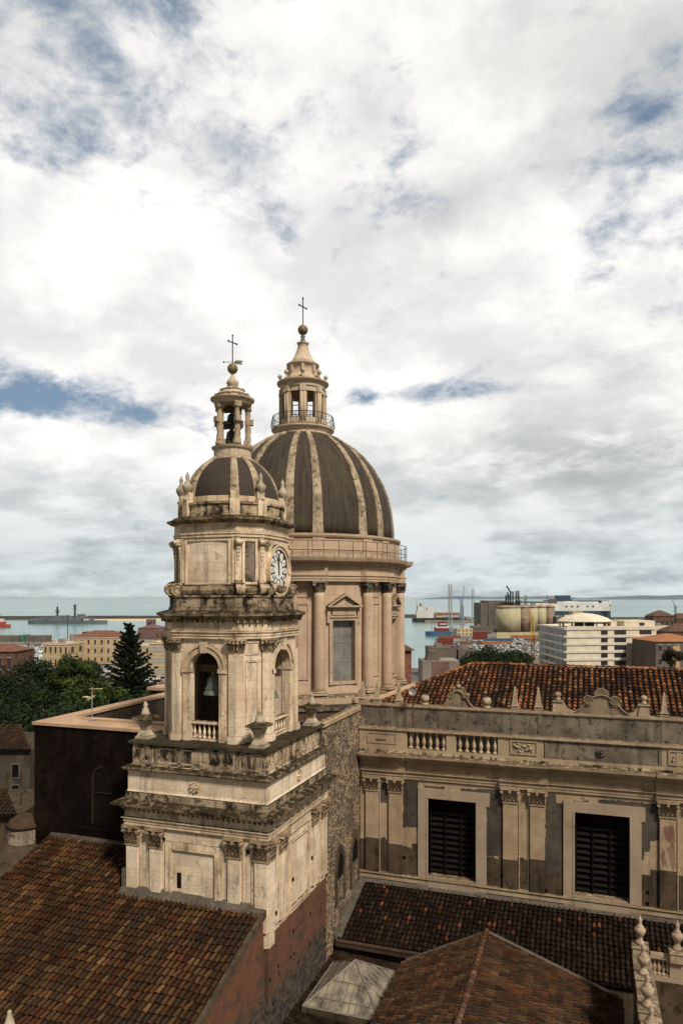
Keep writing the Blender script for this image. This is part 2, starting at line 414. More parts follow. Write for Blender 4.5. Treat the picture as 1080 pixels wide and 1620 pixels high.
def offset_poly(poly, d):
    if abs(d) < 1e-9: return list(poly)
    n = len(poly); out = []
    for i in range(n):
        p0, p1, p2 = Vector(poly[i-1]), Vector(poly[i]), Vector(poly[(i+1) % n])
        e1 = (p1-p0).normalized(); e2 = (p2-p1).normalized()
        n1 = Vector((e1.y, -e1.x)); n2 = Vector((e2.y, -e2.x))
        b = n1+n2; k = d*2/max(.3, b.dot(b))
        out.append((p1.x+b.x*k, p1.y+b.y*k))
    return out
def square(cx, cy, h, k=None):
    k = k or h
    return [(cx-h, cy-k), (cx+h, cy-k), (cx+h, cy+k), (cx-h, cy+k)]
def octo(cx, cy, h, w):
    return [(cx-w, cy-h), (cx+w, cy-h), (cx+h, cy-w), (cx+h, cy+w), (cx+w, cy+h), (cx-w, cy+h), (cx-h, cy+w), (cx-h, cy-w)]
class Fr:                     # a frame on a wall: a along, b out, c up
    def __init__(s, o, t, n): s.o = Vector(o); s.t = Vector(t).normalized(); s.n = Vector(n).normalized()
    def p(s, a, b, c): q = s.o+s.t*a+s.n*b; return (q.x, q.y, q.z+c)
    def box(s, mb, a0, a1, b0, b1, c0, c1):
        mb.add([s.p(a0,b0,c0), s.p(a1,b0,c0), s.p(a1,b1,c0), s.p(a0,b1,c0), s.p(a0,b0,c1), s.p(a1,b0,c1), s.p(a1,b1,c1), s.p(a0,b1,c1)],
               [(0,3,2,1),(4,5,6,7),(0,1,5,4),(1,2,6,5),(2,3,7,6),(3,0,4,7)])
    def slab(s, mb, pts, b0, b1):     # outline in (a,c), given thickness
        n = len(pts)
        mb.add([s.p(a, b0, c) for a, c in pts]+[s.p(a, b1, c) for a, c in pts],
               [tuple(range(n)), tuple(range(2*n-1, n-1, -1))]+[(i, i+n, (i+1) % n+n, (i+1) % n) for i in range(n)])
    def panel(s, mb, a0, a1, c0, c1, w=.1, b0=0, b1=.06):   # raised rectangular frame
        s.box(mb, a0, a1, b0, b1, c1-w, c1); s.box(mb, a0, a1, b0, b1, c0, c0+w)
        s.box(mb, a0, a0+w, b0, b1, c0+w, c1-w); s.box(mb, a1-w, a1, b0, b1, c0+w, c1-w)
    def xyz(s, a, b, c): return s.p(a, b, c)
FY = lambda x, y, z: Fr((x, y, z), (1, 0, 0), (0, -1, 0))    # wall facing the camera side
FX = lambda x, y, z: Fr((x, y, z), (0, 1, 0), (1, 0, 0))     # wall facing right
def capital(mb, F, a, w, c0, c1, proj):
    """leafy capital of a pilaster: flared bell, two rows of leaves, corner scrolls, abacus"""
    h = c1-c0
    hw = w/2
    F.box(mb, a-hw-.02, a+hw+.02, 0, proj+.04, c0, c0+.06*h)
    F.box(mb, a-hw+.03, a+hw-.03, 0, proj, c0+.06*h, c0+.85*h)
    F.box(mb, a-hw-.13, a+hw+.13, 0, proj+.20, c1-.13*h, c1)
    for r, (zb, zt, n, o) in enumerate(((.06, .36, 4, .02), (.28, .58, 3, .05), (.48, .80, 4, .09))):
        for i in range(n):
            ca = a-hw+(i+.5)*w/n; lw = w/n*.36
            pts = [F.p(ca-lw, proj-.01, c0+zb*h), F.p(ca+lw, proj-.01, c0+zb*h), F.p(ca+lw, proj+.08+o, c0+(zb*.35+zt*.65)*h), F.p(ca, proj+.19+o, c0+zt*h), F.p(ca-lw, proj+.08+o, c0+(zb*.35+zt*.65)*h),
                   F.p(ca, proj+.05, c0+(zt-.10)*h)]
            mb.add(pts, [(0, 1, 2, 4), (4, 2, 3), (2, 5, 3), (3, 5, 4)])
    for sgn in (-1, 1):
        cx_ = a+sgn*(hw+.05); cz = c0+.74*h; r = .075*h+.02
        ring = [(cx_+r*cos(k*pi/3), cz+r*sin(k*pi/3)) for k in range(6)]
        F.slab(mb, ring, .04, proj+.20)
        F.slab(mb, [(a+sgn*(hw-.02), c0+.1*h), (a+sgn*(hw+.08), c0+.40*h), (a+sgn*(hw-.02), c0+.45*h)][::sgn], .0, proj+.05)
        F.slab(mb, [(a+sgn*(hw-.02), c0+.4*h), (a+sgn*(hw+.10), c0+.66*h), (a+sgn*(hw-.02), c0+.7*h)][::sgn], .0, proj+.08)
    F.slab(mb, [(a-.06, c0+.70*h), (a+.06, c0+.70*h), (a+.09, c0+.93*h), (a-.09, c0+.93*h)], 0, proj+.23)
def pilaster(F, h, a, w, c0, c1, proj, mat='tower_stone', capm='capital_stone', caph=1.1, inset=True, basez=None, capw=None):
    mb = MB(); F.box(mb, a-w/2, a+w/2, 0, proj, c0, c1-caph)
    if basez is not None: F.box(mb, a-w/2-.08, a+w/2+.08, 0, proj+.08, basez, basez+.35)
    o = mb.build('pilaster', mat, h)
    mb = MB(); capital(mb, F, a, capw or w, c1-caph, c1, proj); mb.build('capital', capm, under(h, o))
    return o
BAL = [(.16, 0), (.16, .08), (.07, .12), (.09, .2), (.145, .34), (.13, .44), (.06, .62), (.075, .70), (.055, .74), (.13, .82), (.15, .86), (.15, .92)]
def baluster(mb, x, y, z, hgt, k=1.0, n=8):
    mb.lathe(x, y, [(r*k, z+zz/.92*hgt) for r, zz in BAL], n)
URN = [(.34, 0), (.34, .12), (.24, .16), (.20, .34), (.16, .40), (.30, .52), (.42, .72), (.44, .86), (.34, .96), (.24, 1.0), (.26, 1.06), (.16, 1.12), (.13, 1.25), (.17, 1.36), (.15, 1.46), (.06, 1.58), (.03, 1.66)]
def urn(mb, x, y, z, hgt, k=1.0, n=14):
    s_ = hgt/1.66
    mb.lathe(x, y, [(r*k*s_, z+zz*s_) for r, zz in URN], n)
def spiral(F, mb, a0, a1, bc, cc, r, turns=1.6, w=.09, flip=1):
    """stone scroll seen from the side: a drum with a raised spiral on its flanks (b,c plane)"""
    N = 20
    ring = [(bc+r*cos(2*pi*i/N), cc+r*sin(2*pi*i/N)) for i in range(N)]
    vs = [F.p(a0, b, c) for b, c in ring]+[F.p(a1, b, c) for b, c in ring]
    mb.add(vs, [tuple(range(N)), tuple(range(2*N-1, N-1, -1))]+[(i, i+N, (i+1) % N+N, (i+1) % N) for i in range(N)])
    for aa, sg in ((a0, -1), (a1, 1)):
        pts = []
        for i in range(25):
            q = i/24; th = flip*q*turns*2*pi; rr = r*(1-.85*q)
            pts.append(F.p(aa+sg*.01, bc+rr*cos(th), cc+rr*sin(th)))
        mb.tube(pts, w*.5, 5)

# ------------------------------------------------------------------ tiled roofs
def tiles(h, name, O, U, S, poly, pal, pu=.25, ps=.40, seed=1, base='roof_brown', jit=.012, patch=.5, thick=.12, darkpatch=(.03, .022, .016)):
    """O origin, U unit vector along the eave, S unit vector up the slope, poly outline in (u,s). One mesh: sheet + every half-round tile"""
    rnd = random.Random(seed)
    O, U, S = Vector(O), Vector(U).normalized(), Vector(S).normalized()
    N = U.cross(S).normalized()
    if N.z < 0: N = -N
    def P(u, s, n=0): return tuple(O+U*u+S*s+N*n)
    def inside(u, s):
        c = False; n = len(poly); j = n-1
        for i in range(n):
            (xi, yi), (xj, yj) = poly[i], poly[j]
            if (yi > s) != (yj > s) and u < (xj-xi)*(s-yi)/(yj-yi)+xi: c = not c
            j = i
        return c
    mb = MB(); n = len(poly); mb.col = (.012, .008, .006)
    mb.add([P(u, s, 0) for u, s in poly]+[P(u, s, -thick) for u, s in poly],
           [tuple(range(n)), tuple(range(2*n-1, n-1, -1))]+[(i, (i+1) % n, (i+1) % n+n, i+n) for i in range(n)])
    us = [p[0] for p in poly]; ss = [p[1] for p in poly]
    nu = int((max(us)-min(us))/pu); ns = int((max(ss)-min(ss))/ps)+1
    K = 5
    for i in range(nu):
        u = min(us)+(i+.5)*pu
        cj = rnd.uniform(-.03, .03)
        for j in range(ns):
            s0 = min(ss)+j*ps+rnd.uniform(-.02, .02)+cj
            if not inside(u, s0+ps*.5): continue
            L = ps*1.12; r0 = pu*.35*rnd.uniform(.9, 1.1); r1 = r0*.80
            s0 += .10*noise.noise(Vector((u*.5, s0*.3, seed)))*1.5
            du = rnd.uniform(-jit, jit)+.05*noise.noise(Vector((u*.4, s0*.5, seed+9))); sk = rnd.gauss(0, .022); l0 = .055+rnd.uniform(0, .03); l1 = .0
            w = Vector(P(u, s0))
            q = noise.noise(Vector((w.x*.35, w.y*.35, seed)))+.6*noise.noise(Vector((w.x*1.1, w.y*1.1, seed+5)))
            c = rnd.choice(pal); k = rnd.uniform(.7, 1.15)
            q3 = .5+.9*noise.noise(Vector((w.x*.5+seed, w.y*.22, 3.3))); q3 = max(0, min(.999, q3)); lc = pal[int(q3*len(pal))]
            run = 1+.55*noise.noise(Vector((w.dot(U)*1.4, w.dot(S)*.12, seed+2)))
            c = tuple((a*.62+b*.38)*k*run for a, b in zip(c, lc))
            if q > patch*.5 or rnd.random() < .12:
                mm = min(1, .45+.6*rnd.random()); c = tuple(a*(1-mm)+b*mm for a, b in zip(c, darkpatch))
            mb.col = c
            vs = []
            for (s_, r_, l_) in ((s0, r0, l0), (s0+L, r1, l1)):
                for kk in range(K+1):
                    a = pi*kk/K
                    vs.append(P(u+du+(sk if s_ > s0 else -sk)*.7+r_*cos(a), s_, l_+r_*sin(a)*1.15))
            fs = [(kk, kk+1, K+2+kk, K+1+kk) for kk in range(K)]
            # thickness lip at the lower end
            b = len(vs)
            for kk in range(K+1):
                a = pi*kk/K
                vs.append(P(u+du-sk*.7+(r0*.72)*cos(a), s0+.004, l0+(r0*.72)*sin(a)*.95))
            fs += [(kk+1, kk, b+kk, b+kk+1) for kk in range(K)]
            mb.sm = False
            mb.add(vs, fs)
    return mb.build(name, 'tile', h)
def ridge_caps(h, name, p0, p1, pal, r=.15, seg=.42, seed=3):
    rnd = random.Random(seed); p0, p1 = Vector(p0), Vector(p1); d = p1-p0; n = max(2, int(d.length/seg)); dn = d.normalized()
    a = dn.cross(Vector((0, 0, 1))).normalized(); b = a.cross(dn)
    if b.z < 0: b = -b
    mb = MB()
    for i in range(n):
        c = rnd.choice(pal); k = rnd.uniform(.8, 1.25); mb.col = tuple(v*k for v in c)
        q0 = p0+d*(i/n)-dn*.03+b*(.03+rnd.uniform(0, .02)); q1 = p0+d*((i+1)/n)+dn*.03
        vs = []
        for q, rr in ((q0, r), (q1, r*.8)):
            for kk in range(7):
                an = pi*kk/6; vs.append(tuple(q+a*rr*cos(an)+b*rr*sin(an)))
        mb.add(vs, [(kk, kk+1, 8+kk, 7+kk) for kk in range(6)]+[tuple(range(6, -1, -1)), tuple(range(7, 14))])
    return mb.build(name, 'tile', h)
PAL_NAVE = [(.42, .16, .07), (.50, .23, .11), (.33, .12, .055), (.22, .09, .045), (.56, .30, .17), (.12, .055, .03), (.07, .04, .025), (.28, .12, .06)]
PAL_AISLE = [(.15, .08, .042), (.20, .105, .052), (.26, .16, .08), (.11, .06, .033), (.30, .20, .10), (.19, .075, .035), (.08, .048, .03), (.14, .10, .055)]
PAL_DARK = [(.045, .026, .016), (.07, .038, .02), (.03, .02, .014), (.10, .055, .028), (.05, .035, .02), (.035, .025, .016), (.12, .075, .038)]
PAL_BROWN = [(.18, .10, .055), (.13, .075, .042), (.22, .13, .07), (.24, .16, .09), (.10, .06, .036), (.24, .10, .048), (.16, .11, .06)]

def dimp(P, k, w=(1.0, .92, .85)): return [tuple(v*k*q for v, q in zip(c, w)) for c in P]
PAL_AISLE = dimp(PAL_AISLE, .36, (1.06, .90, .74)); PAL_BROWN = dimp(PAL_BROWN, .35); PAL_DARK = dimp(PAL_DARK, .32); PAL_NAVE = dimp(PAL_NAVE, .52, (1, .98, .88))

# ================================================================== BELL TOWER
TX, TY = -19.2, 36.2
def bell_tower():
    h = thing('bell_tower', 'square limestone clock and bell tower with stained cornices and a small ribbed cupola', 'bell tower', (TX, TY, -37))
    H = 4.22
    FRONT = FY(TX, TY-H+.12, 0); RIGHT = FX(TX+H-.12, TY, 0)
    # brick and rubble foot
    mb = MB(); mb.box(TX-H+.1, TX+H-.10, TY-H+.15, TY+H, -37, -17.0)
    mb.build('brick_base', 'red_brick', {'o': (TX, TY, -20), 'ob': h['ob']}).location = (0, 0, 17)
    # shaft wall with the recessed panels
    mb = MB(); mb.box(TX-H+.12, TX+H-.12, TY-H+.12, TY+H-.12, -16.9, -12.1); mb.box(TX+H-1.1, TX+H-.13, TY-H+.05, TY-H+.9, -17.5, -16.9)
    rnd = random.Random(4)
    edge = [(-4.1, -17.45), (-3.45, -17.4), (-3.4, -17.0), (-2.7, -17.05), (-2.65, -16.95), (-1.1, -17.1), (-1.05, -17.3), (-.2, -17.2), (-.15, -16.6), (.9, -16.7), (.95, -17.0), (1.8, -16.9), (1.85, -17.25), (2.6, -17.1), (2.65, -16.75), (3.3, -16.8), (3.35, -17.3), (4.1, -17.2)]
    RIGHT.slab(mb, edge+[(4.1, -16.8), (-4.1, -16.8)], -.3, .004)
    RIGHT.box(mb, -4.1, -3.45, -.2, .11, -17.5, -13.2)
    mb.build('shaft', 'tower_stone', h)
    for F in (FRONT, RIGHT):
        mb = MB()
        F.panel(mb, -1.75, 1.6, -16.9, -12.75, .30, -.02, .07); F.panel(mb, -1.45, 1.3, -16.9, -13.05, .10, .0, .12)
        mb.build('panel_frame', 'tower_trim', h)
        offs = (-3.78, -2.32, 2.3, 3.8)
        for i, a in enumerate(offs): pilaster(F, h, a, .68, -16.7, -12.1, .13, caph=1.1, capw=.78)
        for a in (-3.05, 3.05): mb = MB(); F.panel(mb, a-.28, a+.28, -16.7, -12.6, .07, -.02, .05); mb.build('narrow_panel', 'tower_trim', h)
    mb = MB(); FRONT.box(mb, -1.06, -.82, 0, .012, -15.15, -14.35); mb.build('slit_window', 'void', h)
    mb = MB()
    rq = random.Random(12)
    for _ in range(13):
        q = rq.uniform(-3.9, 4.1); cz_ = -18.0-rq.random()*3.2; G_ = FX(TX+H-.10, TY, 0); mb = MB(); G_.box(mb, q-.06-rq.random()*.05, q+.07, -.05, .012, cz_-.09, cz_+.07+rq.random()*.06); mb.build('putlog_hole', 'void', h)
    mb = MB()
    for F, a, c in ((FRONT, -1.85, -12.65), (FRONT, 3.05, -12.75), (RIGHT, -3.1, -16.1), (RIGHT, -.9, -15.2), (RIGHT, 1.9, -15.0), (RIGHT, -2.0, -16.6)):
        mb = MB(); F.box(mb, a-.07, a+.07, 0, .07, c-.12, c+.05); mb.build('putlog_hole', 'void', h)
    # entablature + cornice
    sq = square(TX, TY, H)
    mb = MB(); mb.sweep(sq, [(-.02, -12.1), (.02, -12.1), (.02, -11.95), (.06, -11.93), (.06, -11.78), (.14, -11.74), (.14, -11.68), (.0, -11.66), (.0, -11.28), (.08, -11.26), (.14, -11.16), (.14, -11.1)]); mb.build('entablature', 'tower_trim', h)
    mb = MB(); mb.sweep(sq, [(.1, -11.12), (.30, -11.10), (.42, -11.04), (.50, -11.0), (.54, -10.86), (.46, -10.83), (.02, -10.72)])
    for F in (FRONT, RIGHT):
        for i in range(29):
            a = -4.1+i*8.2/28; F.box(mb, a-.05, a+.05, -.02, .26, -11.3, -11.14)
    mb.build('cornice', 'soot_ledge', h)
    mb = MB(); mb.sweep(sq, [(-.02, -10.73), (-.02, -10.38), (-.10, -10.36)]); mb.build('plinth_band', 'crust_stone', h)
    mb = MB(); mb.sweep(sq, [(-.12, -10.37), (-.08, -10.34), (-.12, -10.24), (-.12, -9.3), (-.06, -9.22)]); mb.build('frieze_band', 'tower_stone', h)
    for F in (FRONT, RIGHT):
        mb = MB()
        for r, b in ((.36, .03), (.28, .045), (.2, .09), (.1, .13)):
            F.slab(mb, [(r*cos(k*pi/10), -9.78+r*sin(k*pi/10)) for k in range(20)], 0, b)
        for k in range(8):
            an = k*pi/4; F.slab(mb, [(.24*cos(an)+.06*cos(an+q*pi/3), -9.78+.24*sin(an)+.06*sin(an+q*pi/3)) for q in range(6)], 0, .12)
        mb.build('rosette', 'tower_trim', h)
    mb = MB(); mb.sweep(sq, [(-.06, -9.22), (.10, -9.18), (.14, -9.10), (.14, -9.02), (-.2, -8.93)]); mb.build('ledge', 'soot_ledge', h)
    mb = MB(); mb.sweep(sq, [(-.24, -8.94), (-.30, -8.88), (-.30, -7.85), (-.24, -7.80)])
    for F in (FY(TX, TY-H+.3, 0), FX(TX+H-.3, TY, 0)):
        for a0, a1 in ((-3.85, -2.6), (-2.3, -.2), (.2, 2.2), (2.5, 3.85)):
            F.panel(mb, a0, a1, -8.75, -7.95, .07, -.01, .035)
    mb.build('attic', 'sooty_stone', h)
    mb = MB(); FY(TX, TY-H+.3, 0).box(mb, -3.9, 3.9, -.05, .031, -8.88, -7.86); mb.build('crusted_face', 'crust_stone', h)
    mb = MB(); mb.sweep(sq, [(-.24, -7.80), (-.12, -7.78), (-.12, -7.66), (-.3, -7.62)]); mb.build('terrace', 'mossy_top', h)
    # corner urns on the terrace
    for ux, uy in ((-3.55, -3.3), (3.35, -3.45), (3.55, 3.3)):
        mb = MB(); x, y = TX+ux, TY+uy; z = -7.62
        mb.sweep(square(x, y, .34), [(.06, z), (.06, z+.12), (-.02, z+.18), (-.08, z+.3), (-.16, z+.42), (-.10, z+.75), (0, z+.98)])
        mb.cur = 1; mb.sweep(square(x, y, .40), [(-.04, z+.98), (.12, z+1.05), (.14, z+1.14), (.0, z+1.22), (-.12, z+1.26)]); mb.cur = 0
        mb.lathe(x, y, [(.27, z+1.25), (.22, z+1.4), (.17, z+1.5), (.18, z+1.58), (.09, z+1.64), (.13, z+1.76), (.12, z+1.84), (.05, z+1.95), (.02, z+2.0)], 12)
        mb.build('urn_finial', ['pale_stone', 'soot_ledge'], h)
    # ---------------- belfry
    zb, zt = -7.64, -2.0
    hh, w = 3.1, 1.85
    oc = octo(TX, TY, hh, w)
    T = .42
    mb = MB()
    for F, ow, cs in ((FY(TX, TY-hh, 0), .88, -3.75), (FX(TX+hh, TY-.15, 0), 1.05, -3.85)):
        e = 0 if ow < 1 else .15
        F.box(mb, -w+e, -ow, -T, 0, zb, zt); F.box(mb, ow, w+e, -T, 0, zb, zt)
        N = 16
        for k in range(N):
            a0, a1 = pi-pi*k/N, pi-pi*(k+1)/N
            x0, z0, x1, z1 = ow*cos(a0), cs+ow*sin(a0), ow*cos(a1), cs+ow*sin(a1)
            vs = [F.p(x0, 0, z0), F.p(x1, 0, z1), F.p(x1, 0, zt), F.p(x0, 0, zt), F.p(x0, -T, z0), F.p(x1, -T, z1), F.p(x1, -T, zt), F.p(x0, -T, zt)]
            mb.add(vs, [(0, 1, 2, 3), (7, 6, 5, 4), (0, 4, 5, 1), (2, 6, 7, 3)])
    # closed sides and the chamfers
    def wall_between(p, q, t):
        p, q = Vector((*p, 0)), Vector((*q, 0)); d = (q-p).normalized(); n = Vector((d.y, -d.x, 0)); L = (q-p).length
        Fr(p, d, n).box(mb, 0, L, -t, 0, zb, zt)
    for i in (1, 3, 4, 5, 6, 7): wall_between(oc[i], oc[(i+1) % 8], .5)
    mb.prism(octo(TX, TY, hh-.2, w-.2), zt-.25, zt-.02)
    mb.prism(octo(TX, TY, hh-.5, w-.3), zb, zb+.06)
    mb.build('belfry_wall', 'tower_stone', h)
    mb = MB(); mb.box(TX+.9, TX+3.1-.42, TY+.95, TY+1.4, zb, zt-.3); mb.build('inner_jamb', 'tower_stone', h); mb = MB(); mb.box(TX-2.1, TX-1.2, TY+.5, TY+2.3, zb, zt-.3); mb.box(TX-.4, TX+2.2, TY+1.9, TY+2.3, zb, zt-.3); mb.build('inner_pier', 'interior', h)
    for F, ow, cs in ((FY(TX, TY-hh, 0), .88, -3.75), (FX(TX+hh, TY-.15, 0), 1.05, -3.85)):
        mb = MB(); N = 18
        for r0, r1, b in ((ow, ow+.42, .10), (ow+.30, ow+.42, .16)):
            for k in range(N):
                a0, a1 = pi-pi*k/N, pi-pi*(k+1)/N
                F.slab(mb, [(r0*cos(a0), cs+r0*sin(a0)), (r0*cos(a1), cs+r0*sin(a1)), (r1*cos(a1), cs+r1*sin(a1)), (r1*cos(a0), cs+r1*sin(a0))], -.0, b)
        F.slab(mb, [(-.13, cs+ow-.05), (.13, cs+ow-.05), (.2, cs+ow+.55), (-.2, cs+ow+.55)], 0, .26)
        for sg in (-1, 1):
            F.box(mb, sg*ow, sg*(ow+.40), -.01, .09, zb, cs-.22)
            F.box(mb, sg*(ow-.05), sg*(ow+.46), -.3, .15, cs-.22, cs)
        mb.build('arch_moulding', 'tower_trim', h)
        mb = MB(); F.box(mb, -ow, ow, -.35, -.1, zb+.02, zb+.14); F.box(mb, -ow, ow, -.36, -.08, -6.72, -6.58)
        ob = mb.build('balustrade', 'tower_trim', h)
        mb = MB()
        for k in range(6):
            q = F.p(-ow*.83+k*ow*.332, -.22, 0); baluster(mb, q[0], q[1], zb+.14, .78, .62)
        mb.build('baluster', 'tower_trim', under(h, ob))
    # pilasters wrapping the eight corners
    for i in range(8):
        p0, p1, p2 = (Vector((*oc[k % 8], 0)) for k in (i-1, i, i+1))
        d1 = (p0-p1).normalized(); d2 = (p2-p1).normalized(); n1 = Vector((-d1.y, d1.x, 0)); n2 = Vector((d2.y, -d2.x, 0))
        if n1.dot(p1-Vector((TX, TY, 0))) < 0: n1 = -n1
        L = .36
        b = (n1+n2); nn = b*(.15*2/b.dot(b))
        ring = [p1+d1*L, p1+d1*L+n1*.15, p1+nn, p1+d2*L+n2*.15, p1+d2*L]
        ring = [(q.x, q.y) for q in ring]
        mb = MB(); mb.loft([[(x, y, z) for x, y in ring] for z in (zb, zt-.15-.75)])
        big = p1+nn*1.4
        for s_, z0, z1 in ((1.35, zb, zb+.28), (1.18, zb+.28, zb+.4)):
            rg = [p1+d1*L*1.1, p1+d1*L*1.1+n1*.15*s_*1.3, p1+nn*s_*1.3, p1+d2*L*1.1+n2*.15*s_*1.3, p1+d2*L*1.1]
            mb.loft([[(q.x, q.y, z) for q in rg] for z in (z0, z1)])
        o = mb.build('pilaster', 'tower_stone', h)
        if i in (3, 4, 5): continue
        mb = MB()
        F1 = Fr(p1, -d1, n1); F2 = Fr(p1, d2, n2)
        capital(mb, F1, -.2, .34, zt-.9, zt-.15, .14); capital(mb, F2, .2, .34, zt-.9, zt-.15, .15)
        mb.build('capital', 'capital_stone', under(h, o))
    # chamfer panel
    for i in (1, 7):
        p, q = Vector((*oc[i], 0)), Vector((*oc[(i+1) % 8], 0)); d = (q-p).normalized(); F = Fr((p+q)/2, d, (d.y, -d.x, 0))
        mb = MB(); F.panel(mb, -.36, .36, -6.9, -3.3, .09, -.01, .05); F.panel(mb, -.40, .40, -3.0, -2.3, .07, -.01, .04)
        mb.build('chamfer_panel', 'tower_trim', h)
    def offw(poly, d): return offset_poly(poly, d)
    mb = MB(); mb.sweep(oc, [(.0, -2.16), (.16, -2.15), (.16, -2.02), (.20, -2.0), (.20, -1.86), (.27, -1.82), (.27, -1.76), (.14, -1.74), (.14, -1.28), (.2, -1.26), (.24, -1.18)], off=offw); mb.build('belfry_entablature', 'tower_trim', h)
    mb = MB(); mb.sweep(oc, [(.2, -1.2), (.36, -1.15), (.40, -1.02), (.56, -.95), (.58, -.84), (.5, -.80), (.0, -.66)], off=offw)
    for i in range(8):                                    # dentils
        p, q = Vector((*oc[i], 0)), Vector((*oc[(i+1) % 8], 0)); d = (q-p).normalized(); L = (q-p).length; F = Fr(p, d, (d.y, -d.x, 0)); n = int(L/.3)
        for k in range(n+1): F.box(mb, L*k/n-.05, L*k/n+.05, 0, .36, -1.3, -1.17)
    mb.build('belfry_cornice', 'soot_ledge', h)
    mb = MB(); mb.sweep(octo(TX, TY, 3.05, 1.8), [(.02, -.72), (.02, -.55), (-.04, -.5), (-.04, .02), (.03, .05), (.03, .14), (-.3, .18)])
    mb.build('clock_pedestal', 'crust_stone', h)
    # ---------------- clock stage
    hc, wc = 2.72, 1.66
    def bowed(cx, cy, hh_, ww, bow=.12, n=7, conc=-.06):
        base = octo(cx, cy, hh_, ww); out = []
        for i in range(8):
            p, q = Vector(base[i]), Vector(base[(i+1) % 8]); d = q-p; nrm = Vector((d.y, -d.x)).normalized()
            bb = bow if i % 2 == 0 else conc
            for k in range(n):
                t_ = k/n; out.append(tuple(p+d*t_+nrm*bb*4*t_*(1-t_)))
        return out
    bp = bowed(TX, TY, hc, wc)
    mb = MB(); mb.sweep(bp, [(.06, .15), (.06, .3), (0, .34), (0, 3.25)]); mb.build('clock_stage_wall', 'tower_stone', h)
    mb = MB(); mb.sweep(bp, [(.02, .17), (.14, .2), (.2, .4), (.16, .62), (.07, .68), (.02, .7)]); mb.build('torus_base', 'soot_ledge', h)
    mb = MB(); mb.sweep(bp, [(0, 3.24), (.07, 3.25), (.07, 3.38), (.12, 3.42), (.12, 3.5), (.05, 3.52), (.05, 3.98), (.1, 4.0)]); mb.build('clock_entablature', 'tower_trim', h)
    mb = MB(); mb.sweep(bp, [(.08, 4.0), (.22, 4.04), (.34, 4.12), (.42, 4.16), (.44, 4.26), (.36, 4.3), (.0, 4.42)]); mb.build('clock_cornice', 'soot_ledge', h)
    F = FY(TX, TY-hc, 0)
    mb = MB(); F.box(mb, -1.36, 1.36, -.08, .155, .72, .8); F.box(mb, -1.36, 1.36, -.08, .155, 3.05, 3.13)
    for sg in (-1, 1): F.box(mb, sg*1.25, sg*1.36, -.08, .155, .8, 3.05); F.box(mb, sg*1.46, sg*1.55, -.08, .11, .8, 3.2)
    mb.build('front_panel', 'tower_trim', h)
    for i in (1, 7, 3, 5):
        p, q = Vector((*octo(TX, TY, hc, wc)[i], 0)), Vector((*octo(TX, TY, hc, wc)[(i+1) % 8], 0)); d = (q-p).normalized(); F = Fr((p+q)/2, d, (d.y, -d.x, 0))
        mb = MB(); F.panel(mb, -.42, .42, .72, 3.15, .13, -.08, .06)
        mb.build('side_panel', 'tower_trim', h)
        mb = MB(); F.box(mb, -.26, .26, -.06, .015, .9, 2.95); mb.build('blind_window', 'dark_trim', h)
        for sg in (-1, 1):                                # scroll consoles either side of the narrow window
            mb = MB()
            F.box(mb, sg*.66-.15, sg*.66+.15, -.1, .05, .2, 3.2)
            spiral(F, mb, sg*.66-.17, sg*.66+.17, .16, 2.98, .17)
            for k in range(4): F.box(mb, sg*.66-.12+.02*k, sg*.66+.12-.02*k, -.05, .14-.02*k, 2.78-.2*(k+1)+.03, 2.78-.2*k)
            mb.build('console', 'tower_trim', h)
            mb = MB()
            F.slab(mb, [(sg*.66-.2, .1), (sg*.66+.2, .1), (sg*.66+.2, .95), (sg*.66-.2, .95)], -.05, .14)
            spiral(F, mb, sg*.66-.22, sg*.66+.22, .26, .46, .34)
            mb.build('foot_volute', 'sooty_stone', h)
    # bigger corner volutes seen in profile at both edges
    for (x, y, dx, dy) in ((TX+wc+.2, TY-hc, 1, 0), (TX-wc-.2, TY-hc, -1, 0)):
        pass
    for sx_ in (-1, 1):
        F = Fr((TX+sx_*(hc), TY-1.0, 0), (0, 1, 0), (sx_, 0, 0))
        mb = MB(); spiral(F, mb, -.62, -.28, .22, .5, .42); mb.build('foot_volute', 'sooty_stone', h)
        mb = MB(); spiral(F, mb, -.6, -.3, .12, 2.95, .2); mb.build('top_volute', 'sooty_stone', h)
    # ---------------- clock on the right-hand face
    F = FX(TX+hc+.12, TY, 1.55)
    mb = MB()
    def ring(r0, r1, b0, b1, N=40):
        for k in range(N):
            a0, a1 = 2*pi*k/N, 2*pi*(k+1)/N
            F.slab(mb, [(r0*cos(a0), r0*sin(a0)), (r1*cos(a0), r1*sin(a0)), (r1*cos(a1), r1*sin(a1)), (r0*cos(a1), r0*sin(a1))], b0, b1)
    ring(1.16, 1.42, -.3, .10); ring(1.34, 1.46, -.3, .17); mb.add([], [])
    F.slab(mb, [(-1.3, -1.5), (1.3, -1.5), (1.0, -1.1), (-1.0, -1.1)], -.3, .02)
    ck = mb.build('clock', 'tower_trim', h)
    ch = under(h, ck)
    mb = MB(); N = 40; F.slab(mb, [(1.17*cos(2*pi*k/N), 1.17*sin(2*pi*k/N)) for k in range(N)], -.3, .02); mb.build('dial', 'dial_black', ch)
    mb = MB()
    for k in range(12):                                   # white enamel cartouches, one for each hour
        an = 2*pi*k/12
        pts = []
        for q in range(12):
            e = 2*pi*q/12; rr = .82+.26*cos(e); tt = .165*sin(e)*(1+.25*cos(e))
            pts.append((rr*sin(an)+tt*cos(an), rr*cos(an)-tt*sin(an)))
        F.slab(mb, pts, 0, .045)
    mb.build('hour_plate', 'dial', ch)
    mb = MB(); F.slab(mb, [(.52*cos(2*pi*k/28), .52*sin(2*pi*k/28)) for k in range(28)], 0, .04); mb.build('dial_centre', 'dial', ch)
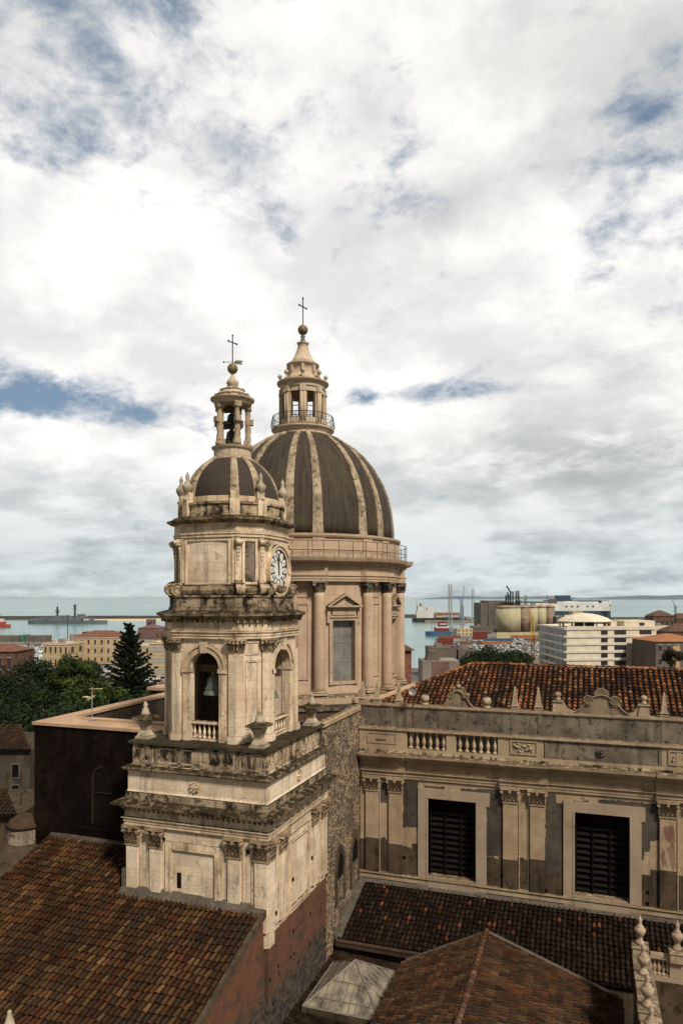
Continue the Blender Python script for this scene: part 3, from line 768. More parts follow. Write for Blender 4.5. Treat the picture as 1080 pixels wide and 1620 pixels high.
    ROM = ['XII', 'I', 'II', 'III', 'IIII', 'V', 'VI', 'VII', 'VIII', 'IX', 'X', 'XI']
    mb = MB()
    for k, tx in enumerate(ROM):
        an = 2*pi*k/12; t_ = (cos(an), -sin(an)); r_ = (sin(an), cos(an))
        ws = {'I': .05, 'V': .11, 'X': .11}; tot = sum(ws[c] for c in tx); s_ = min(1, .24/tot); pos = -tot/2*s_
        def seg(x0, y0, x1, y1, wd):
            dx, dy = x1-x0, y1-y0; L = sqrt(dx*dx+dy*dy); nx, ny = -dy/L*wd/2, dx/L*wd/2
            q = [(x0+nx, y0+ny), (x0-nx, y0-ny), (x1-nx, y1-ny), (x1+nx, y1+ny)]
            F.slab(mb, [(a*t_[0]+(b+.84)*r_[0], a*t_[1]+(b+.84)*r_[1]) for a, b in q], .0, .055)
        for c in tx:
            ww = ws[c]*s_; x0, x1 = pos, pos+ww; hgt = .10
            if c == 'I': seg((x0+x1)/2, -hgt, (x0+x1)/2, hgt, .018)
            if c == 'V': seg((x0+x1)/2, -hgt, x0, hgt, .02); seg((x0+x1)/2, -hgt, x1, hgt, .014)
            if c == 'X': seg(x1, -hgt, x0, hgt, .02); seg(x0, -hgt, x1, hgt, .014)
            pos += ww
    mb.build('numeral', 'dial_black', ch)
    for an, L, wd in ((radians(-3), .95, .03), (radians(-9), .60, .045)):
        mb = MB(); s_, c_ = sin(an), cos(an)
        F.slab(mb, [(x*c_+y*s_, -x*s_+y*c_) for x, y in ((-wd, -.28), (wd, -.28), (wd, L*.55), (wd*1.7, L*.66), (0, L), (-wd*1.7, L*.66), (-wd, L*.55))], .03, .07+.02*L)
        mb.build('hand', 'dial_black', ch)
    # ---------------- attic ring, urns, cupola
    mb = MB()
    N = 48
    def circ(r, ph=0): return [(TX+r*cos(2*pi*k/N+ph), TY+r*sin(2*pi*k/N+ph)) for k in range(N)]
    mb.loft([[(x, y, z) for x, y in circ(r)] for r, z in ((2.98, 4.36), (2.98, 4.5), (2.9, 4.54), (2.9, 5.0), (2.98, 5.04), (2.98, 5.14), (2.7, 5.2))])
    mb.build('attic_ring', 'sooty_stone', h)
    mb = MB(); mb.loft([[(x, y, z) for x, y in circ(r)] for r, z in ((2.68, 5.18), (2.68, 5.5), (2.5, 5.52))]); mb.build('cupola_kerb', 'tower_trim', h)
    PR = [(2.58, 5.2), (2.57, 5.6), (2.50, 6.0), (2.36, 6.45), (2.16, 6.85), (1.90, 7.2), (1.60, 7.5), (1.28, 7.74), (1.0, 7.9)]
    mb = MB(); mb.lathe(TX, TY, PR, 64); cp = mb.build('cupola', 'cupola_lead', {'o': (TX, TY, 4.5), 'ob': h['ob']}); cp.location = (0, 0, 41.5)
    for a in (30.2, 59.8, 120.2, 149.8, 210.2, 239.8, 300.2, 329.8):
        th = radians(a); R = Vector((sin(th), -cos(th), 0)); Tn = Vector((cos(th), sin(th), 0))
        mb = MB(); rings = []
        for k, (r, z) in enumerate(PR):
            wd = .27-.13*k/(len(PR)-1)
            pr = PR[max(0, k-1)]; nx = PR[min(len(PR)-1, k+1)]
            tr, tz = nx[0]-pr[0], nx[1]-pr[1]; L = sqrt(tr*tr+tz*tz); nr, nz = tz/L, -tr/L
            c = Vector((TX, TY, z))+R*r; n_ = R*nr+Vector((0, 0, nz))
            rings.append([tuple(c+Tn*wd+n_*-.1), tuple(c+Tn*wd+n_*.06), tuple(c+Tn*wd*.5+n_*.12), tuple(c-Tn*wd*.5+n_*.12), tuple(c-Tn*wd+n_*.06), tuple(c-Tn*wd+n_*-.1)])
        mb.loft(rings); mb.build('rib', 'rib_stone', h)
        c = Vector((TX, TY, 0))+R*2.82
        mb = MB(); FF = Fr((TX, TY, 0), Tn, R); FF.box(mb, -.27, .27, 2.5, 3.04, 4.42, 5.3); FF.box(mb, -.22, .22, 2.45, 2.9, 5.3, 5.75); mb.build('rib_foot', 'tower_trim', h)
        if a not in (30.2,):
            mb = MB(); q = Vector((TX, TY, 0))+R*2.86; urn(mb, q.x, q.y, 5.28, 1.6 if a != 59.8 else 1.5, .70, 12); mb.build('urn_finial', 'pale_stone', h)
    # ---------------- little open lantern
    mb = MB(); mb.lathe(TX, TY, [(1.12, 7.8), (1.12, 8.0), (1.06, 8.04), (1.06, 8.4), (1.16, 8.46), (1.2, 8.55), (1.0, 8.62)], 32, False); mb.build('lantern_base', 'lantern_stone', h)
    for k in range(5):
        th = radians(45+72*k); x, y = TX+.88*sin(th), TY-.88*cos(th)
        mb = MB()
        mb.lathe(x, y, [(.24, 8.6), (.24, 8.8), (.15, 8.85), (.19, 9.1), (.14, 9.35), (.19, 9.6), (.15, 9.85), (.21, 10.1), (.13, 10.25), (.16, 10.45), (.12, 10.6), (.17, 10.75), (.17, 11.0)], 9)
        FF = Fr((TX, TY, 0), (cos(th), sin(th), 0), (sin(th), -cos(th), 0))
        FF.box(mb, -.19, .19, .62, 1.0, 8.6, 9.0); FF.box(mb, -.16, .16, .72, 1.18, 9.9, 10.2); FF.box(mb, -.2, .2, .66, 1.08, 10.75, 11.05)
        FF.box(mb, -.10, .10, .70, .9, 8.9, 10.8)
        mb.build('lantern_pillar', 'figure_stone', h)
    mb = MB(); mb.lathe(TX, TY, [(.95, 11.0), (1.04, 11.02), (1.06, 11.16), (1.24, 11.26), (1.26, 11.34), (1.0, 11.4)], 32, False); mb.build('lantern_cornice', 'lantern_stone', h)
    mb = MB(); mb.lathe(TX, TY, [(1.0, 11.38), (.9, 11.5), (.98, 11.56), (.74, 11.64), (.66, 11.8), (.72, 11.86), (.48, 11.95), (.40, 12.02)], 24, False)
    for k in range(10):
        th = 2*pi*k/10; mb.sphere((TX+.95*cos(th), TY+.95*sin(th), 11.56), .1, 6, 5)
        if k % 2 == 0: mb.sphere((TX+.68*cos(th), TY+.68*sin(th), 11.86), .08, 6, 5)
    mb.build('lantern_crown', 'lantern_stone', h)
    mb = MB(); mb.lathe(TX, TY, [(.32, 11.95), (.30, 12.2), (.36, 12.28), (.30, 12.42), (.16, 12.6), (.09, 12.75), (.07, 12.95)], 16); mb.build('lantern_neck', 'lantern_stone', h)
    mb = MB(); mb.sphere((TX, TY, 13.12), .30, 20, 12); mb.build('ball', 'bronze_ball', h)
    fw = Vector((cos(A), sin(A), 0))
    P0 = Vector((TX, TY, 0))
    mb = MB(); mb.tube([(TX, TY, 13.3), (TX, TY, 15.0)], .035, 6)
    q = Vector((.30, .95, 0)).normalized()
    for s_ in (-1, 1):
        mb.tube([tuple(P0+Vector((0, 0, 14.62))), tuple(P0+q*s_*.32+Vector((0, 0, 14.62)))], .035, 5)
        mb.sphere(tuple(P0+q*s_*.34+Vector((0, 0, 14.62))), .06, 6, 5)
    mb.sphere((TX, TY, 15.02), .06, 6, 5)
    mb.build('cross', 'iron', h)
    mb = MB(); mb.tube([tuple(P0-fw*.50+Vector((0, 0, 13.5))), tuple(P0+fw*.2+Vector((0, 0, 13.5)))], .02, 5); mb.sphere(tuple(P0-fw*.5+Vector((0, 0, 13.5))), .06, 6, 5)
    FF = Fr((TX, TY, 0), fw, (-fw.y, fw.x, 0)); FF.slab(mb, [(.1, 13.42), (.25, 13.38), (.58, 13.36), (.50, 13.47), (.6, 13.58), (.25, 13.6), (.1, 13.54)], -.015, .015)
    mb.build('weather_vane', 'bronze_ball', h)
    return h
bell_tower()
def bell(x, y, z, r, label, name='church_bell', group=None, mat='bronze'):
    h = thing(name, label, 'bell', (x, y, z), group)
    mb = MB(); s_ = r
    mb.lathe(x, y, [(s_*.93, z), (s_, z+.03*s_), (s_*.98, z+.12*s_), (s_*.80, z+.45*s_), (s_*.66, z+.85*s_), (s_*.60, z+1.25*s_), (s_*.55, z+1.5*s_), (s_*.35, z+1.66*s_), (s_*.12, z+1.7*s_)], 28)
    for zz in (.18, .55, 1.3): mb.lathe(x, y, [(s_*(1.0-.3*zz)*.98, z+zz*s_-.012), (s_*(1.0-.3*zz)*1.02, z+zz*s_), (s_*(1.0-.3*zz)*.98, z+zz*s_+.012)], 28)
    mb.build('bell_body', mat, h)
    mb = MB(); mb.box(x-.12*s_, x+.12*s_, y-.3*s_, y+.3*s_, z+1.66*s_, z+2.0*s_); mb.build('crown', mat, h)
    mb = MB(); mb.box(x-1.3*s_, x+1.3*s_, y-.17, y+.17, z+2.0*s_, z+2.0*s_+.4); mb.build('headstock', 'wood', h)
    mb = MB(); mb.tube([(x, y, z+1.0*s_), (x+.03, y, z-.05*s_)], .04*s_+.01, 6); mb.sphere((x+.03, y, z-.03), .11*s_, 8, 6); mb.build('clapper', 'iron', h)
    return h
bell(TX+.06, TY-2.2, -5.25, .62, 'green bronze bell hanging in the front arch of the tower')
bell(TX+2.25, TY-.1, -5.6, .62, 'green bronze bell hanging in the right-hand arch of the tower')
bell(TX-.05, TY, 9.85, .40, 'small dark bell hanging high in the open lantern', mat='dark_bronze')
bell(TX-.05, TY, 8.72, .50, 'small dark bell hanging low in the open lantern', mat='dark_bronze')

# ================================================================== GREAT DOME
DX, DY = -23.4, 57.0
DPH = radians(22.5)
def dpt(r, th, z): return (DX+r*sin(th), DY-r*cos(th), z)
def dframe(th, r): return Fr(dpt(r, th, 0), (cos(th), sin(th), 0), (sin(th), -cos(th), 0))
def arcbox(mb, r0, r1, t0, t1, z0, z1, n=1):
    for k in range(n):
        a, b = t0+(t1-t0)*k/n, t0+(t1-t0)*(k+1)/n
        vs = [dpt(r0, a, z0), dpt(r1, a, z0), dpt(r1, b, z0), dpt(r0, b, z0), dpt(r0, a, z1), dpt(r1, a, z1), dpt(r1, b, z1), dpt(r0, b, z1)]
        f = [(0, 1, 2, 3), (7, 6, 5, 4), (1, 5, 6, 2), (3, 7, 4, 0)]
        if k == 0: f.append((0, 4, 5, 1))
        if k == n-1: f.append((3, 2, 6, 7))
        mb.add(vs, f)
def great_dome():
    h = thing('great_dome', 'large ribbed cathedral dome on a columned limestone drum with a tall lantern', 'dome', (DX, DY, -37))
    mb = MB(); mb.lathe(DX, DY, [(9.55, -20), (9.55, -8.4), (9.7, -8.35), (9.7, -8.1), (9.3, -7.95)], 96, False); mb.build('podium', 'dark_trim', h)
    mb = MB(); mb.lathe(DX, DY, [(9.15, -8.0), (9.15, -7.5), (9.0, -7.42), (8.0, -7.3)], 96, False); mb.build('podium_step', 'drum_trim', h)
    # wall with eight openings
    NS = 160; st = 2*pi/NS; z0, z1, wl, wh = -7.35, 1.3, -6.35, -1.75
    win = set()
    for k in range(8):
        c = k*20
        for j in range(-3, 3): win.add((c+j) % NS)
    mb = MB()
    for i in range(NS):
        a, b = i*st, (i+1)*st
        if i in win:
            arcbox(mb, 7.4, 8.1, a, b, z0, wl); arcbox(mb, 7.4, 8.1, a, b, wh, z1)
        else:
            arcbox(mb, 7.4, 8.1, a, b, z0, z1)
    mb.build('drum_wall', 'drum_stone', h)
    for k in range(8):
        th = k*pi/4
        vis = k in (0, 1, 7, 2)
        F = dframe(th, 8.1)
        mb = MB(); F.panel(mb, -1.22, 1.22, -6.62, -1.45, .27, -.12, .07); F.box(mb, -1.25, 1.25, -.1, .16, -1.5, -1.36)
        F.box(mb, -1.0, 1.0, -.1, .10, -1.3, -.72)
        for sg in (-1, 1): F.box(mb, sg*1.15, sg*1.42, -.1, .10, -1.9, -1.0)
        F.box(mb, -1.45, 1.45, -.1, .40, -.70, -.58); F.box(mb, -1.35, 1.35, -.1, .28, -.78, -.70)
        F.slab(mb, [(-1.45, -.58), (-1.25, -.58), (0, .18), (0, .34)], -.1, .40); F.slab(mb, [(1.25, -.58), (1.45, -.58), (0, .34), (0, .18)], -.1, .40)
        F.slab(mb, [(-1.1, -.58), (1.1, -.58), (0, .1)], -.1, .12)
        wo = mb.build('window', 'drum_trim', h)
        if vis:
            mb = MB(); F.box(mb, -1.05, 1.05, -.5, -.46, -6.4, -1.7); mb.build('pane', 'window_glass', under(h, wo))
            mb = MB()
            for a in (-.03, .95, -.97): F.box(mb, a, a+.05, -.46, -.42, -6.35, -1.75)
            for c in (-2.9, -3.4, -4.05, -4.9, -5.5): F.box(mb, -.95, (.95 if c in (-3.4, -4.9) else -.03), -.455, -.43, c, c+.035)
            mb.build('glazing_bars', 'metal_grey', under(h, wo))
    # columns in pairs, panels between
    for k in range(8):
        c = DPH+k*pi/4
        if k in (0, 1, 7, 6):
            F = dframe(c, 8.1)
            mb = MB(); F.panel(mb, -.42, .42, -6.2, -.4, .1, -.08, .06); F.panel(mb, -.42, .42, 0.05, .75, .07, -.08, .05); mb.build('panel_frame', 'drum_trim', h)
        for sg in (-1, 1):
            th = c+sg*radians(8.2); x, y, _ = dpt(8.38, th, 0)
            zb, zc = -7.3, .42
            mb = MB(); mb.lathe(x, y, [(.43, zb+.42), (.44, zb+.5), (.435, zb+2.6), (.40, zc-.4), (.385, zc)], 24); o = mb.build('column', 'drum_stone', h)
            hb = under(h, o)
            F = dframe(th, 8.38)
            mb = MB(); F.box(mb, -.60, .60, -.5, .60, zb, zb+.16); mb.lathe(x, y, [(.58, zb+.16), (.60, zb+.22), (.57, zb+.28), (.47, zb+.3), (.47, zb+.34), (.52, zb+.37), (.5, zb+.42), (.43, zb+.44)], 20); mb.build('base', 'drum_trim', hb)
            mb = MB(); mb.lathe(x, y, [(.385, zc-.02), (.42, zc+.02), (.40, zc+.1), (.42, zc+.5), (.52, zc+.72)], 16)
            F.slab(mb, [(-.58, zc+.72), (.58, zc+.72), (.58, zc+.86), (-.58, zc+.86)], -.45, .56)
            for r in range(2):
                for q in range(8):
                    an = 2*pi*(q+.5*r)/8; rr = .42+.03*r
                    cx, cy = x+rr*cos(an), y+rr*sin(an); tx, ty = -sin(an)*.12, cos(an)*.12; zz = zc+.06+.28*r
                    ox, oy = cos(an), sin(an)
                    mb.add([(cx-tx, cy-ty, zz), (cx+tx, cy+ty, zz), (cx+tx*.8+ox*.09, cy+ty*.8+oy*.09, zz+.22), (cx+ox*.2, cy+oy*.2, zz+.26), (cx-tx*.8+ox*.09, cy-ty*.8+oy*.09, zz+.22), (cx, cy, zz+.3)], [(0, 1, 2, 4), (4, 2, 3), (2, 5, 3), (3, 5, 4)])
            for s2 in (-1, 1): F.slab(mb, [(s2*.45+.13*cos(q*pi/4), zc+.60+.13*sin(q*pi/4)) for q in range(8)], -.2, .52)
            mb.build('capital', 'dark_trim', hb)
    # entablature breaking forward over each pair
    def rf(off):
        pts = []
        for i in range(192):
            th = 2*pi*i/192; d = (th-DPH+pi/8) % (pi/4)-pi/8
            near = abs(d) < radians(12.2)
            pts.append((th, off+(.46 if near else 0)))
        return pts
    def ringsweep(prof, mat, name):
        mb = MB(); rings = []
        for o_, z in prof:
            rings.append([dpt(8.3+q, th, z) for th, q in rf(o_)])
        mb.loft(rings); return mb.build(name, mat, h)
    ringsweep([(-.1, 1.26), (.08, 1.27), (.08, 1.42), (.12, 1.44), (.12, 1.62), (.2, 1.68), (.2, 1.74), (.05, 1.76), (.05, 2.35), (.12, 2.4)], 'drum_stone', 'entablature')
    ringsweep([(.1, 2.4), (.18, 2.44), (.22, 2.6), (.55, 2.66), (.70, 2.78), (.78, 2.98), (.80, 3.06), (.1, 3.12)], 'drum_trim', 'cornice')
    mb = MB(); mb.lathe(DX, DY, [(8.35, 3.08), (8.35, 3.3), (8.28, 3.34), (8.28, 4.55), (8.4, 4.62), (8.46, 4.74), (8.46, 4.84), (8.0, 4.95)], 96, False)
    for k in range(8):
        c = DPH+k*pi/4
        for sg in (-1, 1): arcbox(mb, 8.2, 8.36, c+sg*radians(8)-.055, c+sg*radians(8)+.055, 3.3, 4.58, 1)
    mb.build('attic_ring', 'drum_stone', h)
    # walkway railing on the cornice
    mb = MB()
    for zz in (3.6, 4.3): mb.tube([dpt(8.98, 2*pi*i/96, zz) for i in range(97)], .028, 5)
    for i in range(48):
        th = 2*pi*(i+.3)/48; mb.tube([dpt(8.98, th, 3.08), dpt(8.98, th, 4.3)], .026, 5)
    mb.build('walkway_railing', 'rust_iron', h)
    # shell
    PR = [(7.76, 4.85), (7.74, 5.8), (7.60, 7.2), (7.30, 8.5), (6.82, 9.7), (6.15, 10.9), (5.28, 12.0), (4.40, 12.78), (3.5, 13.38), (2.5, 13.85)]
    mb = MB(); mb.lathe(DX, DY, PR, 96); sh = mb.build('dome_shell', 'dome_lead', {'o': (DX, DY, 5), 'ob': h['ob']}); sh.location = (0, 0, 42)
    for k in range(8):
        for sg in (-1, 1):
            th = DPH+k*pi/4+sg*radians(8.2); R = Vector((sin(th), -cos(th), 0)); Tn = Vector((cos(th), sin(th), 0)); rings = []
            for j, (r, z) in enumerate(PR):
                wd = .44-.26*(j/(len(PR)-1))**.85; pr = PR[max(0, j-1)]; nx = PR[min(len(PR)-1, j+1)]
                tr, tz = nx[0]-pr[0], nx[1]-pr[1]; L = sqrt(tr*tr+tz*tz); nr, nz = tz/L, -tr/L
                c = Vector((DX, DY, z))+R*r; n_ = R*nr+Vector((0, 0, nz))
                rings.append([tuple(c+Tn*wd-n_*.1), tuple(c+Tn*wd+n_*.10), tuple(c+Tn*wd*.6+n_*.16), tuple(c-Tn*wd*.6+n_*.16), tuple(c-Tn*wd+n_*.10), tuple(c-Tn*wd-n_*.1)])
            mb = MB(); mb.loft(rings); mb.build('rib', 'rib_stone', h)
    # lantern
    mb = MB(); mb.lathe(DX, DY, [(2.35, 13.7), (2.5, 13.95), (2.42, 14.05), (2.55, 14.35), (2.72, 14.45), (2.72, 14.58), (1.9, 14.62)], 64, False); mb.build('lantern_platform', 'lantern_stone', h)
    mb = MB(); NB = 64
    for i in range(NB):
        th = 2*pi*i/NB
        mb.tube([dpt(2.62, th, 14.55), dpt(2.78, th, 14.8), dpt(2.72, th, 15.2), dpt(2.62, th, 15.62)], .017 if i % 8 else .03, 4)
    for r, zz, w in ((2.66, 14.64, .02), (2.62, 15.62, .03), (2.74, 15.1, .014)): mb.tube([dpt(r, 2*pi*i/48, zz) for i in range(49)], w, 5)
    mb.build('lantern_railing', 'iron', h)
    mb = MB(); n = 72; st = 2*pi/n
    for i in range(n):
        a = i*st-st*.5
        ph = (i*5) % 45
        d = min(ph, 45-ph)
        if d <= 10: arcbox(mb, 1.5, 1.86, a, a+st, 14.6, 15.35); arcbox(mb, 1.5, 1.86, a, a+st, 17.55, 18.0)
        else: arcbox(mb, 1.5, 1.86, a, a+st, 14.6, 18.0)
    mb.build('lantern_wall', 'lantern_stone', h)
    for k in range(8):
        th = DPH+k*pi/4; F = dframe(th, 1.86)
        mb = MB(); F.box(mb, -.24, .24, -.1, .16, 14.6, 17.5); F.box(mb, -.28, .28, -.1, .2, 14.6, 14.95); F.box(mb, -.3, .3, -.1, .24, 17.5, 17.62)
        F.box(mb, -.27, .27, -.1, .2, 17.62, 18.0)
        for q in (-.13, .13): mb.lathe(*F.p(q, .12, 0)[:2], [(.1, 14.95), (.09, 17.5)], 8)
        mb.build('lantern_pilaster', 'lantern_stone', h)
        F = dframe(k*pi/4, 1.66)
        mb = MB(); F.panel(mb, -.34, .34, 15.33, 17.57, .07, -.05, .05); F.box(mb, -.3, .3, -.03, .03, 16.3, 16.36); F.box(mb, -.03, .03, -.02, .02, 15.4, 15.9)
        mb.build('lantern_window', 'window_frame_dark' if 'window_frame_dark' in MATS else 'wood', h)
    mb = MB(); mb.lathe(DX, DY, [(1.86, 17.98), (1.95, 18.0), (1.95, 18.3), (2.08, 18.36), (2.24, 18.48), (2.26, 18.58), (1.9, 18.68)], 48, False); mb.build('lantern_cornice', 'lantern_stone', h)
    mb = MB(); mb.lathe(DX, DY, [(1.85, 18.62), (1.7, 18.8), (1.35, 19.1), (1.2, 19.5), (1.22, 19.95), (1.32, 20.0), (1.42, 20.12), (1.44, 20.22), (1.15, 20.32), (.9, 20.7), (.68, 21.1), (.5, 21.6), (.42, 22.0), (.5, 22.05), (.54, 22.14), (.36, 22.2)], 32, True); mb.build('lantern_spire', 'lantern_stone', h)
    for k in range(8):
        th = DPH+k*pi/4; F = dframe(th, 0)
        mb = MB(); F.slab(mb, [(-.14, 18.6), (.14, 18.6), (.14, 19.4), (-.14, 19.4)], 1.0, 1.3); F.slab(mb, [(-.12, 18.62), (.12, 18.62), (.12, 19.0), (-.12, 19.0)], 1.25, 1.7); F.slab(mb, [(-.1, 19.0), (.1, 19.0), (.1, 19.3), (-.1, 19.3)], 1.2, 1.45)
        F.box(mb, -.12, .12, 1.2, 1.4, 19.4, 19.98)
        mb.build('lantern_bracket', 'lantern_stone', h)
        x, y, _ = dpt(1.98, th, 0)
        mb = MB(); mb.lathe(x, y, [(.15, 18.6), (.13, 18.75), (.07, 18.85), (.06, 18.98), (.1, 19.02)], 10); mb.sphere((x, y, 19.2), .2, 12, 8); mb.build('ball_finial', 'lantern_stone', h)
    mb = MB(); mb.lathe(DX, DY, [(.3, 22.15), (.2, 22.4), (.16, 22.6), (.22, 22.75), (.12, 22.9)], 14); mb.build('spire_collar', 'bronze', h)
    mb = MB(); mb.sphere((DX, DY, 23.3), .44, 20, 12); mb.build('ball', 'bronze_ball', h)
    P0 = Vector((DX, DY, 0)); q = Vector((.28, .96, 0)).normalized()
    mb = MB(); mb.tube([(DX, DY, 23.6), (DX, DY, 26.05)], .05, 6)
    mb.tube([tuple(P0-q*.5+Vector((0, 0, 25.32))), tuple(P0+q*.5+Vector((0, 0, 25.32)))], .05, 6)
    for s_ in (-1, 1): mb.sphere(tuple(P0+q*s_*.5+Vector((0, 0, 25.32))), .09, 6, 5)
    mb.sphere((DX, DY, 26.05), .09, 6, 5)
    mb.build('cross', 'iron', h)
great_dome()

# ================================================================== NAVE (right)
NY = 48.0
W1, W2 = -8.77, .82
PX = [-14.4, -12.7, -4.87, -3.13, 4.65, 6.4, 14.2]
def nave():
    h = thing('nave_building', 'long nave clerestory wall with shuttered windows, patchy grey plaster, balustrade and red tiled roof', 'church building', (0, NY, -37))
    XR = 12.5; XL = -15.3
    F = FY(0, NY, 0)
    # wall around the two openings, with the grey plaster patches as part of the same mesh
    mb = MB(); holes = [(W1-1.63, W1+1.63), (W2-1.63, W2+1.63), (10.42-1.63, 10.42+1.63)]
    xs = XL
    for a, b in holes:
        F.box(mb, xs, a, -.8, 0, -22, -12.6); F.box(mb, a, b, -.8, 0, -22, -19.15); F.box(mb, a, b, -.8, 0, -13.8, -12.6); xs = b
    F.box(mb, xs, XR, -.8, 0, -22, -12.6)
    mb.box(XL, XR, NY+.8, 62, -37, -12.6)
    mb.cur = 1
    rp = random.Random(6)
    def patch(pts):                                          # broken edge: subdivide and jitter
        out = []
        for i, (a, c) in enumerate(pts):
            a2, c2 = pts[(i+1) % len(pts)]; n = max(1, int(sqrt((a2-a)**2+(c2-c)**2)/.16))
            for k in range(n):
                f = k/n; j = .05 if k else .02
                out.append((a+(a2-a)*f+rp.uniform(-j, j), c+(c2-c)*f+rp.uniform(-j, j)))
        F.slab(mb, out, -.01, .012)
    for wc in (W1, W2, 10.42):
        if wc == W1:
            patch([(wc-3.4, -12.75), (wc-2.33, -12.75), (wc-2.33, -15.95), (wc-2.6, -15.9), (wc-3.4, -15.95)])
            patch([(wc-1.9, -12.95), (wc-.5, -12.95), (wc-.45, -13.3), (wc-1.85, -13.25)]); patch([(wc+.6, -12.95), (wc+3.4, -12.8), (wc+3.4, -17.2), (wc+2.6, -17.3), (wc+2.33, -17.3), (wc+2.33, -13.5), (wc+1.6, -13.3), (wc+.6, -13.25)])
        else:
            patch([(wc-3.45, -12.75), (wc-2.8, -12.75), (wc-2.75, -13.3), (wc-2.3, -13.4), (wc-2.33, -14.1), (wc-2.33, -18.0), (wc-3.45, -18.0)])
            patch([(wc-.2, -12.85), (wc+1.2, -12.8), (wc+3.35, -12.85), (wc+3.35, -15.1), (wc+2.85, -15.12), (wc+2.83, -15.8), (wc+2.5, -15.85), (wc+2.45, -16.4), (wc+2.33, -16.4), (wc+2.33, -13.3), (wc-.2, -13.25)])
            patch([(wc-1.7, -13.05), (wc-.8, -13.0), (wc-.75, -13.3), (wc-1.7, -13.35)])
    patch([(-13.9, -12.9), (-13.25, -12.9), (-13.25, -14.4), (-13.9, -14.4)])
    mb.cur = 2
    rnd = random.Random(11)
    xs_ = XL
    while xs_ < XR:                                          # ragged edge of the damp base
        wd = rnd.uniform(.5, 1.3); x1 = min(XR, xs_+wd); top = -17.15+rnd.uniform(-.35, .35)
        clip = [(a, b) for a, b in holes if a-.72 < x1 and b+.72 > xs_]
        if not clip: F.slab(mb, [(xs_, -21), (x1, -21), (x1, top+rnd.uniform(-.12, .12)), (xs_+(x1-xs_)*.75, top+rnd.uniform(-.1, .1)), (xs_+(x1-xs_)*.5, top+rnd.uniform(-.12, .12)), (xs_+(x1-xs_)*.3, top+rnd.uniform(-.1, .1)), (xs_, top)], -.01, .008)
        else:
            a, b = clip[0]
            if xs_ < a-.72: F.slab(mb, [(xs_, -21), (a-.72, -21), (a-.72, top), (xs_, top)], -.01, .008)
            if x1 > b+.72: F.slab(mb, [(b+.72, -21), (x1, -21), (x1, top), (b+.72, top)], -.01, .008)
        xs_ = x1
    mb.cur = 3
    for x, c in ((-13.2, -18.6), (-12.1, -18.1), (-10.0+.8-1.6, -19.5), (-5.4, -18.5), (-4.3, -18.6), (-3.2, -18.5), (-5.2, -19.1), (-2.6, -19.1), (3.5, -18.4), (3.5, -19.1), (-6.2, -19.6)):
        F.box(mb, x-.1, x+.1, 0, .02, c-.12, c+.12)
    mb.build('clerestory_wall', ['nave_stone', 'grey_plaster', 'base_plaster', 'void'], h)
    mb = MB(); F.box(mb, XL, XR, 0, .12, -19.75, -19.35); F.box(mb, XL, XR, 0, .2, -19.38, -19.28); mb.build('base_course', 'nave_trim', h)
    for x in PX[:-1]:
        mb = MB(); F.box(mb, x-.46, x+.46, 0, .14, -19.35, -13.55)
        mb.cur = 1; F.box(mb, x-.465, x+.465, 0, .148, -19.35, -17.1+.25*sin(x*3))
        if 4 < x < 7:
            mb.cur = 2
            for pts in (((-.3, -14.2), (.3, -14.0), (.42, -15.0), (.2, -15.3), (-.1, -14.9)), ((-.1, -15.4), (.35, -15.2), (.44, -16.4), (.3, -16.9), (.12, -16.2)), ((-.42, -15.9), (-.2, -15.6), (-.05, -16.6), (-.3, -16.5))): F.slab(mb, [(x+a_, c_) for a_, c_ in pts][::-1], .13, .146)
        o = mb.build('pilaster', ['nave_stone', 'base_plaster', 'grey_plaster'] if x > 6 else ['nave_stone', 'base_plaster', 'peeled_plaster'], h)
        mb = MB(); capital(mb, F, x, .98, -13.6, -12.55, .16); mb.build('capital', 'nave_trim', under(h, o))
    for c in (-13.55, -4.0, 5.52): mb = MB(); F.panel(mb, c-.33, c+.33, -19.3, -12.9, .06, -.01, .05); mb.build('narrow_panel', 'nave_trim', h)
    for wc in (W1, W2, 10.42):
        mb = MB()
        a, b = wc-1.63, wc+1.63
        F.box(mb, a-.70, a, -.55, .10, -19.9, -13.8); F.box(mb, b, b+.70, -.55, .10, -19.9, -13.8)
        F.box(mb, a-.70, b+.70, -.55, .10, -13.8, -13.1); F.box(mb, b+.70, b+.92, 0, .10, -14.0, -13.1)
        F.box(mb, a, b, -.55, .14, -19.9, -19.2); F.panel(mb, a-.12, b+.12, -19.3, -13.68, .1, .09, .125)
        wo = mb.build('window', 'frame_stone', h)
        mb = MB(); F.box(mb, a, b, -.79, -.7, -19.2, -13.8); mb.build('backing', 'void', under(h, wo))
        mb = MB()
        for k in range(13): 
            c = -19.0+k*.40
            mb.add([F.p(a, -.66, c+.16), F.p(b, -.66, c+.16), F.p(b, -.56, c), F.p(a, -.56, c), F.p(a, -.66, c+.13), F.p(b, -.66, c+.13), F.p(b, -.56, c-.03), F.p(a, -.56, c-.03)], [(0, 3, 2, 1), (4, 5, 6, 7), (3, 7, 6, 2)])
        for q in (a+.02, a+1.05, b-1.15, b-.1): F.box(mb, q, q+.09, -.60, -.5, -19.2, -13.8)
        mb.build('louvre', 'louvre', under(h, wo))
